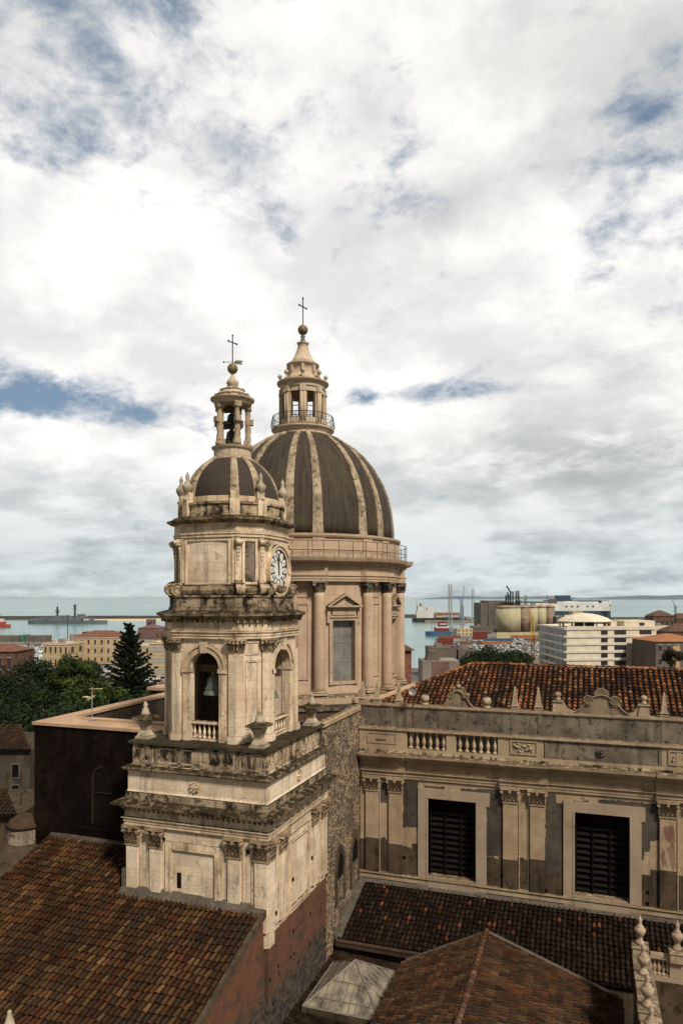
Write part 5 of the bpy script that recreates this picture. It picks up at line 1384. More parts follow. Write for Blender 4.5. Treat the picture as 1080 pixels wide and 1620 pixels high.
def house(name, label, cat, px0, px1, D, ztop, depth, mat, rows=0, cols=0, z0=GZ, rot=0, roof=None, rmat='roof_red', wfrac=.35, hfrac=.5, wmat='dark_glass', side=0, band=None, rooflift=2.5, group=None):
    a, b = at(px0, D), at(px1, D); t_ = Vector((cos(rot)*RT.x-sin(rot)*RT.y, sin(rot)*RT.x+cos(rot)*RT.y, 0)); n = Vector((t_.y, -t_.x, 0)); Wd = (b-a).length
    h = thing(name, label, cat, (a.x, a.y, z0), group)
    F = Fr(a, t_, n); mb = MB(); F.box(mb, 0, Wd, -depth, 0, z0, ztop); mb.build('wall', mat, h)
    if rows:
        fh = (ztop-z0)/rows
        def win(G, L, cs, tag_):
            for r in range(rows):
                for c in range(cs):
                    x = (c+.5)*L/cs; w = L/cs*wfrac/2; zc = z0+(r+.52)*fh
                    mb = MB(); G.box(mb, x-w, x+w, -.05, .06, zc-fh*hfrac/2, zc+fh*hfrac/2); mb.cur = 1
                    G.box(mb, x-w-.12, x+w+.12, .0, .16, zc+fh*hfrac/2, zc+fh*hfrac/2+.14); G.box(mb, x-w-.12, x+w+.12, .0, .2, zc-fh*hfrac/2-.12, zc-fh*hfrac/2)
                    mb.build('window', [wmat, band or 'band_white'], h)
        win(F, Wd, cols, 'f')
        if side:
            G = Fr(a+t_*Wd-n*0, -n, t_) if side > 0 else Fr(a-n*depth, n, -t_)
            win(G, depth, abs(side), 's')
    if band:
        mb = MB()
        for r in range(1, max(2, rows)): zc = z0+r*(ztop-z0)/max(2, rows); F.box(mb, -.1, Wd+.1, -depth-.1, .12, zc-.12, zc+.12)
        F.box(mb, -.3, Wd+.3, -depth-.3, .3, ztop-.3, ztop+.15); mb.build('cornice', band, h)
    if roof == 'hip':
        m = min(Wd, depth)*.45
        vs = [F.p(-.4, .4, ztop+.16), F.p(Wd+.4, .4, ztop+.16), F.p(Wd+.4, -depth-.4, ztop+.16), F.p(-.4, -depth-.4, ztop+.16)]
        if Wd >= depth: vs += [F.p(m, -depth/2, ztop+rooflift), F.p(Wd-m, -depth/2, ztop+rooflift)]; fs = [(0, 1, 5, 4), (1, 2, 5), (2, 3, 4, 5), (3, 0, 4), (3, 2, 1, 0)]
        else: vs += [F.p(Wd/2, -m, ztop+rooflift), F.p(Wd/2, -depth+m, ztop+rooflift)]; fs = [(0, 1, 4), (1, 2, 5, 4), (2, 3, 5), (3, 0, 4, 5), (3, 2, 1, 0)]
        mb = MB(); mb.add(vs, fs); mb.build('roof', rmat, h)
    if roof == 'flat':
        mb = MB()
        for q in ((-.1, Wd+.1, -.3, .1), (-.1, Wd+.1, -depth-.1, -depth+.2), (-.1, .2, -depth, 0), (Wd-.2, Wd+.1, -depth, 0)): F.box(mb, q[0], q[1], q[2], q[3], ztop-.1, ztop+.7)
        mb.build('parapet', mat, h)
        mb = MB(); F.box(mb, Wd*.3, Wd*.3+3, -depth*.6, -depth*.6+3, ztop, ztop+2.2); mb.build('stair_head', 'concrete', h)
    return h, F, Wd
zr = lambda py, D: -(py-946)/FP*D
# left: yellow custom houses
house('yellow_building', 'ochre building with small central balcony and rounded windows, left of the long yellow one', 'building', 68, 110, 370, zr(1019, 370), 18, 'ochre', 2, 5, rot=-.1, side=2, band='band_white', roof='flat', wfrac=.34, hfrac=.5)
house('yellow_building', 'long three-storey yellow building with red hipped roof behind the dark conifer', 'building', 114, 196, 395, zr(1009, 395), 20, 'ochre', 3, 8, rot=.06, band='band_white', roof='hip', wfrac=.28, hfrac=.5, rooflift=3.6)
house('low_building', 'low ochre annexe joining the long yellow building to the office block', 'building', 196, 238, 385, zr(1022, 385), 14, 'ochre', 2, 4, band='band_white', roof='flat')
house('office_building', 'ochre office block with long strips of grey windows beside the tower', 'building', 236, 275, 330, zr(1018, 330), 20, 'ochre', 3, 5, band='band_white', wfrac=.92, hfrac=.34, wmat='crane_grey', roof='flat')
house('warehouse', 'dark pink warehouse by the water behind the conifer top', 'building', 218, 252, 640, zr(994, 640), 25, 'pinkish', roof='hip', rmat='pinkish', rooflift=3)
house('warehouse', 'dark pink tower-like block standing on the left pier', 'building', 231, 243, 655, zr(980, 655), 8, 'pinkish', 2, 1)
house('warehouse', 'low dark pink shed beside the bell tower cornice', 'building', 246, 285, 600, zr(997, 600), 20, 'pinkish', 1, 6, wfrac=.3)
house('brick_house', 'small brown-red house with flat roof at the left edge above the trees', 'house', -40, 22, 210, zr(1032, 210), 14, 'roof_brown', 3, 4, roof='hip', rmat='roof_red', rooflift=2)
for i, (p0, p1, D, yt, m) in enumerate(((-30, 30, 600, 1006, 'dark_concrete'), (32, 38, 598, 1005, 'c_green'), (40, 73, 602, 1006, 'dark_concrete'), (-60, -20, 560, 1008, 'concrete'), (110, 128, 590, 1004, 'concrete'), (130, 170, 620, 1000, 'roof_brown'))):
    house('harbour_shed', ['long dark flat shed on the marina pier at the left edge', 'tiny green hut between two dark marina sheds', 'shorter dark flat shed on the marina pier', 'grey shed just outside the left marina pier', 'grey hut behind the ochre building with the balcony', 'brown low shed behind the long yellow building'][i], 'shed', p0, p1, D, zr(yt, D), 12, m, z0=-38)
# near houses bottom left
h, F, Wd = house('grey_house', 'grey rendered house with two dark windows beside the black transept wall', 'house', -60, 47, 66, zr(1187, 66), 9, 'old_render', z0=GZ)
for x, py in ((Wd*.79, 1220), (Wd*.79, 1253), (Wd*.45, 1220), (Wd*.45, 1253)):
    mb = MB(); zc = zr(py, 66); F.box(mb, x-.32, x+.32, -.02, .03, zc-.6, zc+.6); mb.cur = 1; F.panel(mb, x-.42, x+.42, zc-.7, zc+.7, .1, 0, .06); mb.build('window', ['void', 'mortar'], h)
O_ = F.p(-.3, .4, zr(1187, 66)+.1); tiles(h, 'tile_roof', O_, F.t, (Vector((-F.n.x, -F.n.y, 0))+Vector((0, 0, .3))), [(0, 0), (Wd+.6, 0), (Wd-2.6, 5), (0, 5)], PAL_BROWN, .3, .45, 51)
h, F, Wd = house('low_house', 'low house with tiled roof in the bottom left corner', 'house', -60, 30, 50, zr(1291, 50), 7, 'base_plaster', z0=GZ)
O_ = F.p(-.3, .4, zr(1291, 50)+.1); tiles(h, 'tile_roof', O_, F.t, (Vector((-F.n.x, -F.n.y, 0))+Vector((0, 0, .3))), [(0, 0), (Wd+.4, 0), (Wd-2, 3.5), (0, 3.5)], PAL_BROWN, .3, .45, 52)
h = thing('round_turret', 'small round stone turret with domed tile cap at the corner of the black wall', 'turret', (-33.5, 35.6, -37))
mb = MB(); mb.lathe(-33.5, 35.6, [(1.0, -37), (1.0, -14.3)], 24); mb.build('turret_wall', 'dark_trim', h)
mb = MB(); mb.lathe(-33.5, 35.6, [(1.08, -14.35), (1.1, -14.2), (.85, -13.9), (.5, -13.7), (.2, -13.6), (.05, -13.55)], 24); mb.build('cap', 'brown_render', h)
mb = MB(); mb.lathe(-33.5, 35.6, [(3.9, -17.6), (3.7, -17.2), (2.2, -16.1), (1.0, -15.3)], 32); mb.build('skirt_roof', 'base_plaster', h)
mb = MB(); mb.tube([(-33.5, 35.2, -12.95), (-33.4, 35.2, -12.2), (-33.1, 35.2, -12.1)], .03, 5); mb.build('lightning_rod', 'iron', h)
p = at(15, 27.5)
h = thing('stone_pinnacle', 'pale carved stone pinnacle rising over the tiles at the bottom left corner', 'pinnacle', (p.x, p.y, -19))
mb = MB(); z = -17.35; mb.sweep(square(p.x, p.y, .3), [(.05, -19), (.05, z-.1), (.12, z-.05), (.12, z+.05), (-.02, z+.1)]); mb.build('pedestal', 'pale_stone', h)
mb = MB(); mb.lathe(p.x, p.y, [(.22, z+.08), (.33, z+.28), (.36, z+.42), (.22, z+.52), (.20, z+.6), (.24, z+.68), (.19, z+.76), (.15, z+.95), (.08, z+1.2), (.09, z+1.26), (.02, z+1.36)], 14); mb.build('finial', 'pale_stone', h)
# hut right of the drum
h = thing('roof_turret', 'narrow brown roof hut with a tiny tiled cap right of the drum', 'hut', (*at(640, 74)[:2], -12))
F = Fr(at(628, 74), RT, -FW); mb = MB(); F.box(mb, 0, 1.5, -2, 0, -12, zr(1029, 74)); mb.build('wall', 'c_brown', h)
mb = MB(); z = zr(1029, 74); mb.add([F.p(-.2, .3, z), F.p(1.85, .3, z), F.p(1.85, -2.3, z), F.p(-.2, -2.3, z), F.p(.75, -1, z+.62)], [(0, 1, 4), (1, 2, 4), (2, 3, 4), (3, 0, 4), (3, 2, 1, 0)]); mb.build('roof', 'roof_brown', h)

# right: white block
def white_block():
    D = 290; z1 = zr(994, D); a = at(896, D); b = at(1036, D+6); c_ = at(853, D+42)
    h = thing('white_office_building', 'white five-storey block with dark window strips and a shallow canopy dome on its roof', 'building', (a.x, a.y, GZ))
    t1 = (b-a).normalized(); n1 = Vector((t1.y, -t1.x, 0)); t2 = (a-c_).normalized(); n2 = Vector((t2.y, -t2.x, 0))
    F1 = Fr(a, t1, n1); F2 = Fr(c_, t2, n2); L1 = (b-a).length; L2 = (a-c_).length; fh = 3.15
    poly = [a, b, b+FW*30, c_+t1*20+FW*10, c_]
    mb = MB(); mb.prism([(v.x, v.y) for v in poly], GZ, z1); mb.build('wall', 'cream_wall', h)
    mb = MB()
    for k in range(8):
        zc = z1-.3-k*fh
        F1.box(mb, -.35, L1+.3, -.5, .35, zc-.5, zc+.45); F2.box(mb, -.3, L2+.2, -.5, .9, zc-.45, zc+.45)
    mb.build('floor_band', 'band_white', h)
    for k in range(7):
        zc = z1-.3-k*fh-fh*.5-.05
        for x0, x1 in ((.385, .455), (.535, .665), (.82, .955)):
            mb = MB(); F1.box(mb, x0*L1, x1*L1, -.1, .08, zc-.88, zc+.88); mb.cur = 1
            for q in range(4): xx = x0+(x1-x0)*q/3; F1.box(mb, xx*L1-.06, xx*L1+.06, .08, .12, zc-.75, zc+.75)
            mb.build('window', ['dark_glass', 'louvre'], h)
        for q in range(5):
            mb = MB(); x0, x1 = L2*(q+.06)/5, L2*(q+.94)/5; F2.box(mb, x0, x1, -.1, .06, zc-1.0, zc+1.0); mb.cur = 1; F2.box(mb, (x0+x1)/2-.4, (x0+x1)/2+.1, .06, .1, zc-1, zc+1); mb.build('window', ['dark_glass', 'car_grey'], h)
    mb = MB(); F1.box(mb, .65*L1, L1+.1, -14, -.2, z1, z1+2.9); F1.box(mb, .55*L1, .62*L1, -10, -4, z1, z1+2.6); mb.build('roof_storey', 'cream_wall', h)
    mb = MB(); F1.box(mb, .82*L1, .88*L1, -.3, -.12, z1+.9, z1+2.1); mb.build('window', 'dark_glass', h)
    c = a+t1*(L1*.29)+FW*10; R = 11.0
    mb = MB(); mb.lathe(c.x, c.y, [(R, z1+2.3), (R+.2, z1+2.6), (R*.85, z1+3.9), (R*.55, z1+5.1), (R*.25, z1+5.8), (.3, z1+6.0)], 32, False); mb.build('canopy', 'cream_wall', h)
    mb = MB()
    for k in range(12): th = 2*pi*k/12; mb.tube([(c.x+(R-1)*cos(th), c.y+(R-1)*sin(th), z1), (c.x+(R-1)*cos(th), c.y+(R-1)*sin(th), z1+2.5)], .35, 6)
    mb.build('canopy_post', 'cream_wall', h)
    mb = MB(); mb.box(c.x-4, c.x+4, c.y-4, c.y+4, z1, z1+2.3); mb.build('roof_room', 'dark_glass', h)
    mb = MB(); F1.box(mb, .1, L1, -.3, .25, z1+.2, z1+.75); mb.build('roof_edge', 'cream_wall', h)
white_block()
h, F, Wd = house('red_roofed_building', 'dark building with cream pillar and an orange-red roof at the right edge', 'building', 1037, 1120, 270, zr(1016, 270), 22, 'dark_concrete', 4, 6, roof='hip', rmat='c_orange', rooflift=2.8)
mb = MB(); F.box(mb, 6.2, 9.0, 0, .5, GZ, zr(1022, 270)); mb.build('pillar', 'ochre', h)
rb = random.Random(77)
for i, (p0, p1, D, yt, m, rf_, lab) in enumerate((
    (1033, 1067, 500, 975, 'roof_brown', 'hip', 'brown steep-roofed block on the skyline right of the white building'),
    (1066, 1130, 520, 979, 'roof_brown', 'hip', 'wider brown steep-roofed block at the right edge of the skyline'),
    (1036, 1062, 420, 992, 'cream_wall', 'flat', 'small cream house between the white block and the brown roofs'),
    (1058, 1110, 360, 1000, 'roof_brown', 'hip', 'low brown house behind the orange-red roof'),
    (906, 922, 800, 968, 'c_cream', None, 'small cream cube-shaped building in front of the ferry'),
    (880, 905, 760, 977, 'dark_concrete', 'flat', 'dark low building left of the cream cube by the ferry'),
    (925, 1000, 800, 980, 'dark_concrete', 'flat', 'long dark roof line behind the canopy dome'),
    (1000, 1040, 780, 981, 'concrete', 'flat', 'long grey shed behind the white building top'),
    (668, 727, 250, 1046, 'concrete', None, 'blank grey and pink party-wall building left of the umbrella pine'),
    (725, 752, 330, 1030, 'dark_concrete', 'flat', 'brown-grey flat building partly behind the umbrella pine'),
    (678, 722, 330, 1027, 'dark_concrete', 'flat', 'dark flat roof behind the party-wall building'),
    (723, 747, 690, 995, 'c_cream', 'flat', 'low cream harbour office with small windows among the containers'),
    (747, 778, 720, 992, 'dark_concrete', 'flat', 'grey harbour shed right of the cream office'),
    (720, 800, 760, 996, 'dark_concrete', None, 'long low brown shed behind the harbour office'))):
    h, F, Wd = house('harbour_building', lab, 'building', p0, p1, D, zr(yt, D), 14, m, 2 if p1-p0 < 35 and D > 400 else 0, 4, roof=rf_, rmat='roof_brown', rooflift=4)
    if i == 8:
        mb = MB(); F.box(mb, Wd*.24, Wd*.72, -.01, .05, GZ, zr(1047, 250)); mb.build('pink_panel', 'pinkish', h)
        mb = MB(); F.slab(mb, [(Wd*.12, zr(1046, 250)), (Wd*.5, zr(1046, 250)), (Wd*.46, zr(1036, 250)), (Wd*.42, zr(1031, 250)), (Wd*.2, zr(1031, 250))], -8, -2); mb.build('stair_head', 'dark_concrete', h)
# silos
h = thing('grain_elevator', 'tall dark brown concrete grain elevator block behind the yellow silos', 'silo building', (*at(760, 800)[:2], GZ))
F = Fr(at(760, 800), RT, -FW); Wd = 62*800/FP
mb = MB(); z = zr(953, 800); F.box(mb, 0, 8, -40, 0, GZ, z-.5); F.box(mb, 8.3, Wd, -40, .5, GZ, z)
for k in range(12): F.box(mb, 8.5+k*3, 8.8+k*3, 0, .8, GZ, z-.5)
mb.build('block', 'dark_concrete', h)
mb = MB(); F.box(mb, 5, 30, -30, -8, z, z+2); mb.build('roof_gallery', 'dark_concrete', h)
for k in range(6):
    px = 801+k*13.5; D = 760+k*8; c = at(px, D)
    h = thing('grain_silo', ['cream grain silo nearest the dark elevator block, widest face', 'cream grain silo second in the row', 'rust-streaked grain silo third in the row', 'rust-streaked grain silo fourth in the row', 'grey-green grain silo fifth in the row', 'last grain silo, nearest the ferry'][k], 'silo', (c.x, c.y, GZ), 'row of grain silos')
    r = 11.5 if k == 0 else 6; z = zr(962, 760)
    mb = MB(); mb.lathe(c.x, c.y, [(r, GZ), (r, z)], 28); mb.build('silo_wall', 'silo_cream' if k not in (2, 5) else 'silo_rust', h)
    mb = MB(); mb.lathe(c.x, c.y, [(r+.3, z), (r+.3, z+1.2), (r*.6, z+2.4), (.5, z+3)], 28); mb.build('silo_roof', 'silo_rust', h)
mb = MB()
def lattice(mb, p, w, z0, z1, n, r=.25):
    cs = [(p.x-w, p.y-w), (p.x+w, p.y-w), (p.x+w, p.y+w), (p.x-w, p.y+w)]
    for x, y in cs: mb.tube([(x, y, z0), (x, y, z1)], r, 4)
    for k in range(n):
        a, b = z0+(z1-z0)*k/n, z0+(z1-z0)*(k+1)/n
        for i in range(4):
            x0, y0 = cs[i]; x1, y1 = cs[(i+1) % 4]
            mb.tube([(x0, y0, a), (x1, y1, b)], r*.6, 3); mb.tube([(x0, y0, b), (x1, y1, b)], r*.6, 3)
h = thing('conveyor_tower', 'dark lattice conveyor towers with a slanted boom above the silos', 'conveyor', (*at(812, 790)[:2], -10))
mb = MB()
for px, yt in ((809, 936), (818, 935), (802, 942)): lattice(mb, at(px, 790), 1.6, -10, zr(yt, 790), 6, .45)
mb.build('lattice_tower', 'iron', h)
p = at(806, 790); q = at(800, 790)
mb = MB(); mb.tube([(*at(808, 790)[:2], zr(938, 790)), (*at(801, 790)[:2], zr(927, 790))], .8, 4); mb.tube([(*at(805, 790)[:2], zr(945, 790)), (*at(802, 790)[:2], zr(937, 790))], .8, 4); mb.build('boom', 'iron', h)
mb = MB(); mb.tube([(*at(815, 790)[:2], zr(952, 790)), (*at(875, 860)[:2], zr(953, 860))], 1.0, 4); F = Fr(at(868, 850), RT, -FW); F.box(mb, 0, 10, -3, 0, zr(955, 850), zr(948, 850)); mb.build('conveyor_belt', 'dark_concrete', h)
# cranes
def crane(px, D, ytop, ybase, mat, label, kind=0, boom=None, w=1.6):
    p = at(px, D); zb, zt = zr(ybase, D), zr(ytop, D)
    h = thing('harbour_crane', label, 'crane', (p.x, p.y, zb))
    g = w/1.6
    mb = MB(); lattice(mb, p, w, zb, zt, 14, .3*g); mb.build('mast', mat, h)
    mb = MB()
    if kind == 1:
        q = at(px-9, D); mb.tube([(p.x, p.y, zt), (q.x, q.y, zt+1.0)], .6, 4); mb.box(p.x-3, p.x+3, p.y-3, p.y+3, zb+6, zb+11)
    else: mb.box(p.x-3.0*g, p.x+3.0*g, p.y-3.0*g, p.y+3.0*g, zb, zb+4*g)
    mb.build('cab', mat, h)
    if boom:
        q = at(boom[0], D); mb = MB(); mb.tube([(p.x, p.y, zt-2), (q.x, q.y, zr(boom[1], D))], .9*g, 4, .4*g); mb.build('boom', mat, h)
crane(712, 760, 925, 998, 'crane_grey', 'tall grey lattice crane above the blue coaster, with yellow foot')
crane(730, 1000, 947, 985, 'crane_blue', 'blue harbour crane with stubby head among the containers', 1)
crane(748, 1050, 932, 984, 'crane_grey', 'thin grey lattice mast right of the blue crane')
crane(731, 900, 958, 990, 'crane_grey', 'grey harbour crane with a long jib leaning right, behind the blue crane', 0, (734, 927))
crane(822, 1000, 950, 975, 'iron', 'small dark crane peeping over the silo roofs', 0, (818, 940))
crane(831, 900, 942, 960, 'crane_grey', 'thin grey lattice mast right of the conveyor towers')
crane(842, 330, 975, 1045, 'crane_yellow', 'yellow mobile crane mast rising among parked cars by the white building', 0, (836, 962), .7)
crane(1068, 480, 958, 985, 'iron', 'dark crane with a slanted jib on the skyline at the right edge', 0, (1063, 949), .5)
# ships
def hull(mb, c, d, L, B, z0, z1, bowf=.25, flare=1.1):
    n = Vector((-d.y, d.x, 0)); rings = []
    for z, k in ((z0, .9), ((z0+z1)/2, 1), (z1, flare)):
        pts = []
        for t_, w in ((-.5, .75), (-.42, 1), (.5-bowf, 1), (.5-bowf*.5, .72), (.47, .25), (.5+.02*k, .02)): pts.append((t_*L, w*B/2*k))
        ring = [c+d*a+n*b for a, b in pts]+[c+d*a-n*b for a, b in reversed(pts)]
        rings.append([(v.x, v.y, z) for v in ring][::-1])
    mb.loft(rings)
def ship(name, label, cat, px, D, L, B, zfree, head, hm, parts):
    c = at(px, D); d = (RT*cos(head)+FW*sin(head)).normalized(); h = thing(name, label, cat, (c.x, c.y, SZ))
    mb = MB(); hull(mb, c, d, L, B, SZ-1, SZ+zfree); mb.build('hull', hm, h)
    F = Fr(c, d, Vector((d.y, -d.x, 0)))
    for nm, mat, boxes in parts:
        mb = MB()
        for bx in boxes:
            if len(bx) == 6: F.box(mb, *bx[:4], SZ+bx[4], SZ+bx[5])
            else: mb.tube([F.p(bx[0], 0, SZ+bx[1]), F.p(bx[2], 0, SZ+bx[3])], bx[4], 5)
        mb.build(nm, mat, h)
ship('warship', 'long grey warship with two radar masts moored along the breakwater', 'warship', 107, 1090, 118, 14, 5.5, 0, 'navy_grey', [
    ('superstructure', 'navy_grey', [(-42, -30, -5, 5, 5, 9.5), (-28, 22, -6, 6, 5, 8.5), (-20, -6, -5, 5, 8, 13), (-4, 10, -5, 5, 8, 12), (14, 30, -5, 5, 7.5, 12.5), (16, 26, -4, 4, 12, 15), (34, 40, -3, 3, 5, 9), (-52, -44, -3, 3, 5, 8)]),
    ('mast', 'hull_navy', [(-17, -14.5, -1, 1, 12, 26), (10, 12.5, -1, 1, 12, 28), (-19, -12, -.5, .5, 20, 21), (8, 15, -.5, .5, 22, 23), (9.5, 13, -1.5, 1.5, 26, 29.5), (-18, -13.5, -1.5, 1.5, 17, 19)]),
    ('aerial', 'iron', [(-15.7, 25, -15.7, 31, .25), (11.2, 28, 11.2, 32, .25)])])
ship('red_ship', 'red-hulled workboat cut off by the left edge of the picture', 'boat', -6, 950, 36, 9, 4.5, pi, 'hull_red', [('cabin', 'hull_red', [(-12, 2, -3, 3, 4, 8)]), ('wheelhouse', 'ship_white', [(-10, -3, -2.5, 2.5, 8, 12)]), ('mast', 'iron', [(-6, 12, -6, 18, .3)])])
ship('cargo_ship', 'black-hulled cargo ship with white bridge moored by the container stacks', 'ship', 700, 1170, 100, 16, 7, 0, 'hull_black', [
    ('bridge', 'ship_white', [(-44, -26, -7, 7, 6, 19), (-42, -28, -7, 7, 19, 27), (-26, -16, -7, 7, 6, 24), (-20, -15, -3, 3, 17, 23)]),
    ('lifeboat', 'hull_red', [(-48, -45, -3, 3, 8, 12)]), ('mast', 'hull_black', [(-38, -35.5, -1, 1, 25, 31), (-40, -33, -.5, .5, 27, 28)]), ('aerial', 'iron', [(-43, 6, -43, 35, .3)]), ('hatch', 'c_brown', [(-12, 45, -6, 6, 6, 9)])])
ship('coaster', 'small blue-hulled coaster with red and white upperworks near the grey crane', 'ship', 696, 742, 30, 9, 5, pi, 'hull_blue', [('superstructure', 'c_red', [(-9, 6, -3.5, 3.5, 5, 9), (-7, 2, -3, 3, 9, 15)]), ('wheelhouse', 'ship_white', [(-9, 5, -3.7, 3.7, 8.5, 10), (-6, 1, -3.2, 3.2, 12, 13.2)]), ('mast', 'iron', [(-3, 15, -3, 20, .25), (9, 5, 9, 14, .25)])])
ship('ferry', 'big white ferry with navy lower side and dark funnel moored behind the canopy dome', 'ferry', 898, 980, 118, 22, 22, .1, 'hull_navy', [
    ('upper_deck', 'ship_white', [(-50, 58, -10.6, 10.6, 22, 33), (-42, 40, -9, 9, 33, 35.5), (44, 58, -10, 10, 33, 36)]),
    ('funnel', 'hull_navy', [(-20, 4, -5, 5, 35, 38), (-17, 2, -4, 4, 38, 43.5)]), ('deck_edge', 'hull_navy', [(-32, -8, -9.5, 9.5, 35.6, 37), (10, 54, -9.5, 9.5, 35.5, 36.6)]),
    ('emblem', 'ship_white', [(-30, -26, 10.5, 11.6, 14, 19), (-22, -15, 10.5, 11.6, 14, 15.5), (-22, -15, 10.5, 11.6, 17.5, 19), (-10, -3, 10.5, 11.6, 14, 19), (4, 20, 10.5, 11.7, 15.5, 18)]),
    ('windows', 'hull_navy', [(x, x+2.6, 10.4, 10.75, 27, 29.4) for x in (-8, 0, 8, 22, 30)]), ('mast', 'iron', [(-30, 35, -30, 46, .3)])])
# containers
def container_proto(mat, name):
    h = bpy.data.objects.new(name, None)
    mb = MB(); L, Wc, Hc = 12.2, 2.44, 2.6
    rings = []
    mb.box(-L/2, L/2, -Wc/2+.04, Wc/2-.04, .05, Hc-.05)
    for k in range(20): x = -L/2+.3+k*(L-.6)/19; mb.box(x-.12, x+.12, -Wc/2, Wc/2, .12, Hc-.12)
    for sx_ in (-1, 1):
        for sy_ in (-1, 1): mb.box(sx_*L/2-.1, sx_*L/2+.1, sy_*Wc/2-.1, sy_*Wc/2+.1, 0, Hc)
    return mb
def mesh_of(mb, mats):
    me = bpy.data.meshes.new('m'); me.from_pydata(mb.v, [], mb.f)
    for m in mats: me.materials.append(MATS[m])
    if len(mats) > 1: me.polygons.foreach_set('material_index', mb.m)
    return me
CM = {}
for c in ('c_red', 'c_orange', 'c_blue', 'c_green', 'c_cream', 'c_grey', 'c_brown'):
    CM[c] = mesh_of(container_proto(c, c), [c])
cn = {'c_red': 'dark red', 'c_orange': 'orange', 'c_blue': 'blue', 'c_green': 'green', 'c_cream': 'cream', 'c_grey': 'grey', 'c_brown': 'brown'}
def containers(px0, px1, D, rows, cols, pal, where, seed, ry=0):
    rnd = random.Random(seed)
    for r in range(rows):
        run = rnd.choice(pal)
        for x in range(cols):
            if r > 0 and rnd.random() < .25: continue
            if rnd.random() < .4: run = rnd.choice(pal)
            p = at(px0+(px1-px0)*(x+.5)/cols, D)
            o = bpy.data.objects.new('shipping_container', CM[run]); COL.objects.link(o); o.location = (p.x, p.y, GZ+E+r*2.62); o.rotation_euler = (0, 0, A+ry)
            tagged(o, '%s shipping container in the stack %s' % (cn[run], where), 'container', '%s containers %s' % (cn[run], where))
containers(676, 727, 1165, 5, 4, ['c_red', 'c_orange', 'c_cream', 'c_brown', 'c_brown'], 'on the outer pier behind the black cargo ship', 1)
containers(735, 762, 1165, 2, 2, ['c_grey', 'c_brown'], 'beside the thin grey mast', 2)
containers(692, 716, 560, 2, 1, ['c_red', 'c_brown', 'c_red'], 'near the quay edge', 3)
containers(694, 722, 505, 1, 1, ['c_blue'], 'in front of the red ones by the quay', 4)
containers(748, 770, 610, 3, 1, ['c_red'], 'right of the cream harbour office', 5)
containers(766, 812, 600, 1, 2, ['c_blue', 'c_blue'], 'in the middle of the yard', 6)
containers(764, 806, 560, 1, 2, ['c_orange'], 'in the middle of the yard', 7)
containers(806, 838, 570, 1, 1, ['c_grey'], 'at the right of the yard', 8)
containers(785, 850, 650, 2, 3, ['c_cream', 'c_orange', 'c_brown', 'c_cream'], 'below the silos', 9)
containers(725, 745, 560, 1, 1, ['c_brown', 'c_red'], 'left of the car park', 10)
containers(700, 722, 600, 2, 2, ['c_brown', 'c_blue', 'c_grey'], 'behind the red ones by the quay', 13)
containers(820, 862, 640, 1, 3, ['c_orange', 'c_grey', 'c_red'], 'in front of the rusty silos', 14)
containers(835, 870, 600, 1, 2, ['c_green', 'c_brown'], 'below the last silos', 12)
# cars
def car_mesh(body):
    mb = MB(); L = 4.3
    side = [(-2.15, .35), (2.1, .35), (2.15, .75), (1.3, .95), (.75, 1.42), (-1.1, 1.45), (-1.75, .98), (-2.15, .9)]
    mb.cur = 0; n = len(side)
    mb.add([(x, -.85, z) for x, z in side]+[(x, .85, z) for x, z in side], [tuple(range(n-1, -1, -1)), tuple(range(n, 2*n))]+[(i, (i+1) % n, (i+1) % n+n, i+n) for i in range(n)])
    mb.cur = 1
    for s_ in (-1, 1): mb.add([(1.12, s_*.86, .98), (.68, s_*.86, 1.36), (-1.02, s_*.86, 1.38), (-1.5, s_*.86, .98)], [(0, 1, 2, 3)])
    mb.add([(1.31, -.7, .97), (1.31, .7, .97), (.79, .65, 1.41), (.79, -.65, 1.41)], [(0, 1, 2, 3)]); mb.add([(-1.77, -.7, 1.0), (-1.77, .7, 1.0), (-1.15, .65, 1.45), (-1.15, -.65, 1.45)], [(0, 3, 2, 1)])
    for x in (-1.35, 1.35):
        for s_ in (-1, 1):
            N = 8; mb.add([(x+.33*cos(2*pi*k/N), s_*.7, .33+.33*sin(2*pi*k/N)) for k in range(N)]+[(x+.33*cos(2*pi*k/N), s_*.88, .33+.33*sin(2*pi*k/N)) for k in range(N)], [tuple(range(N)), tuple(range(2*N-1, N-1, -1))]+[(k, k+N, (k+1) % N+N, (k+1) % N) for k in range(N)])
    return mesh_of(mb, [body, 'hull_black'])
CARS = {k: car_mesh(k) for k in ('car_white', 'car_grey', 'car_dark', 'car_red')}
def cars(px0, px1, D0, D1, rows, cols, where, seed, fill=.85, pal=('car_white',)*11+('car_grey', 'car_dark', 'car_grey', 'car_red')):
    rnd = random.Random(seed)
    for r in range(rows):
        D = D0+(D1-D0)*r/max(1, rows-1)
        for c in range(cols):
            if rnd.random() > fill: continue
            k = rnd.choice(pal); p = at(px0+(px1-px0)*(c+.5+rnd.uniform(-.1, .1))/cols, D+rnd.uniform(-1, 1))
            o = bpy.data.objects.new('parked_car', CARS[k]); COL.objects.link(o); o.location = (p.x, p.y, GZ+E); o.rotation_euler = (0, 0, A+pi/2+rnd.choice((0, .5))+(r % 2)*.2)
            tagged(o, 'small %s parked car %s' % (k[4:], where), 'car', '%s cars parked %s' % (k[4:], where))
cars(738, 850, 455, 625, 9, 20, 'in the harbour car park beyond the umbrella pine', 1)
cars(848, 872, 400, 560, 5, 4, 'left of the white office building', 2)
cars(700, 745, 500, 560, 3, 5, 'among the containers by the quay', 3, .6)
cars(214, 266, 296, 322, 3, 9, 'in front of the ochre office block', 4)
cars(62, 190, 352, 358, 2, 18, 'before the yellow buildings', 5, .7)
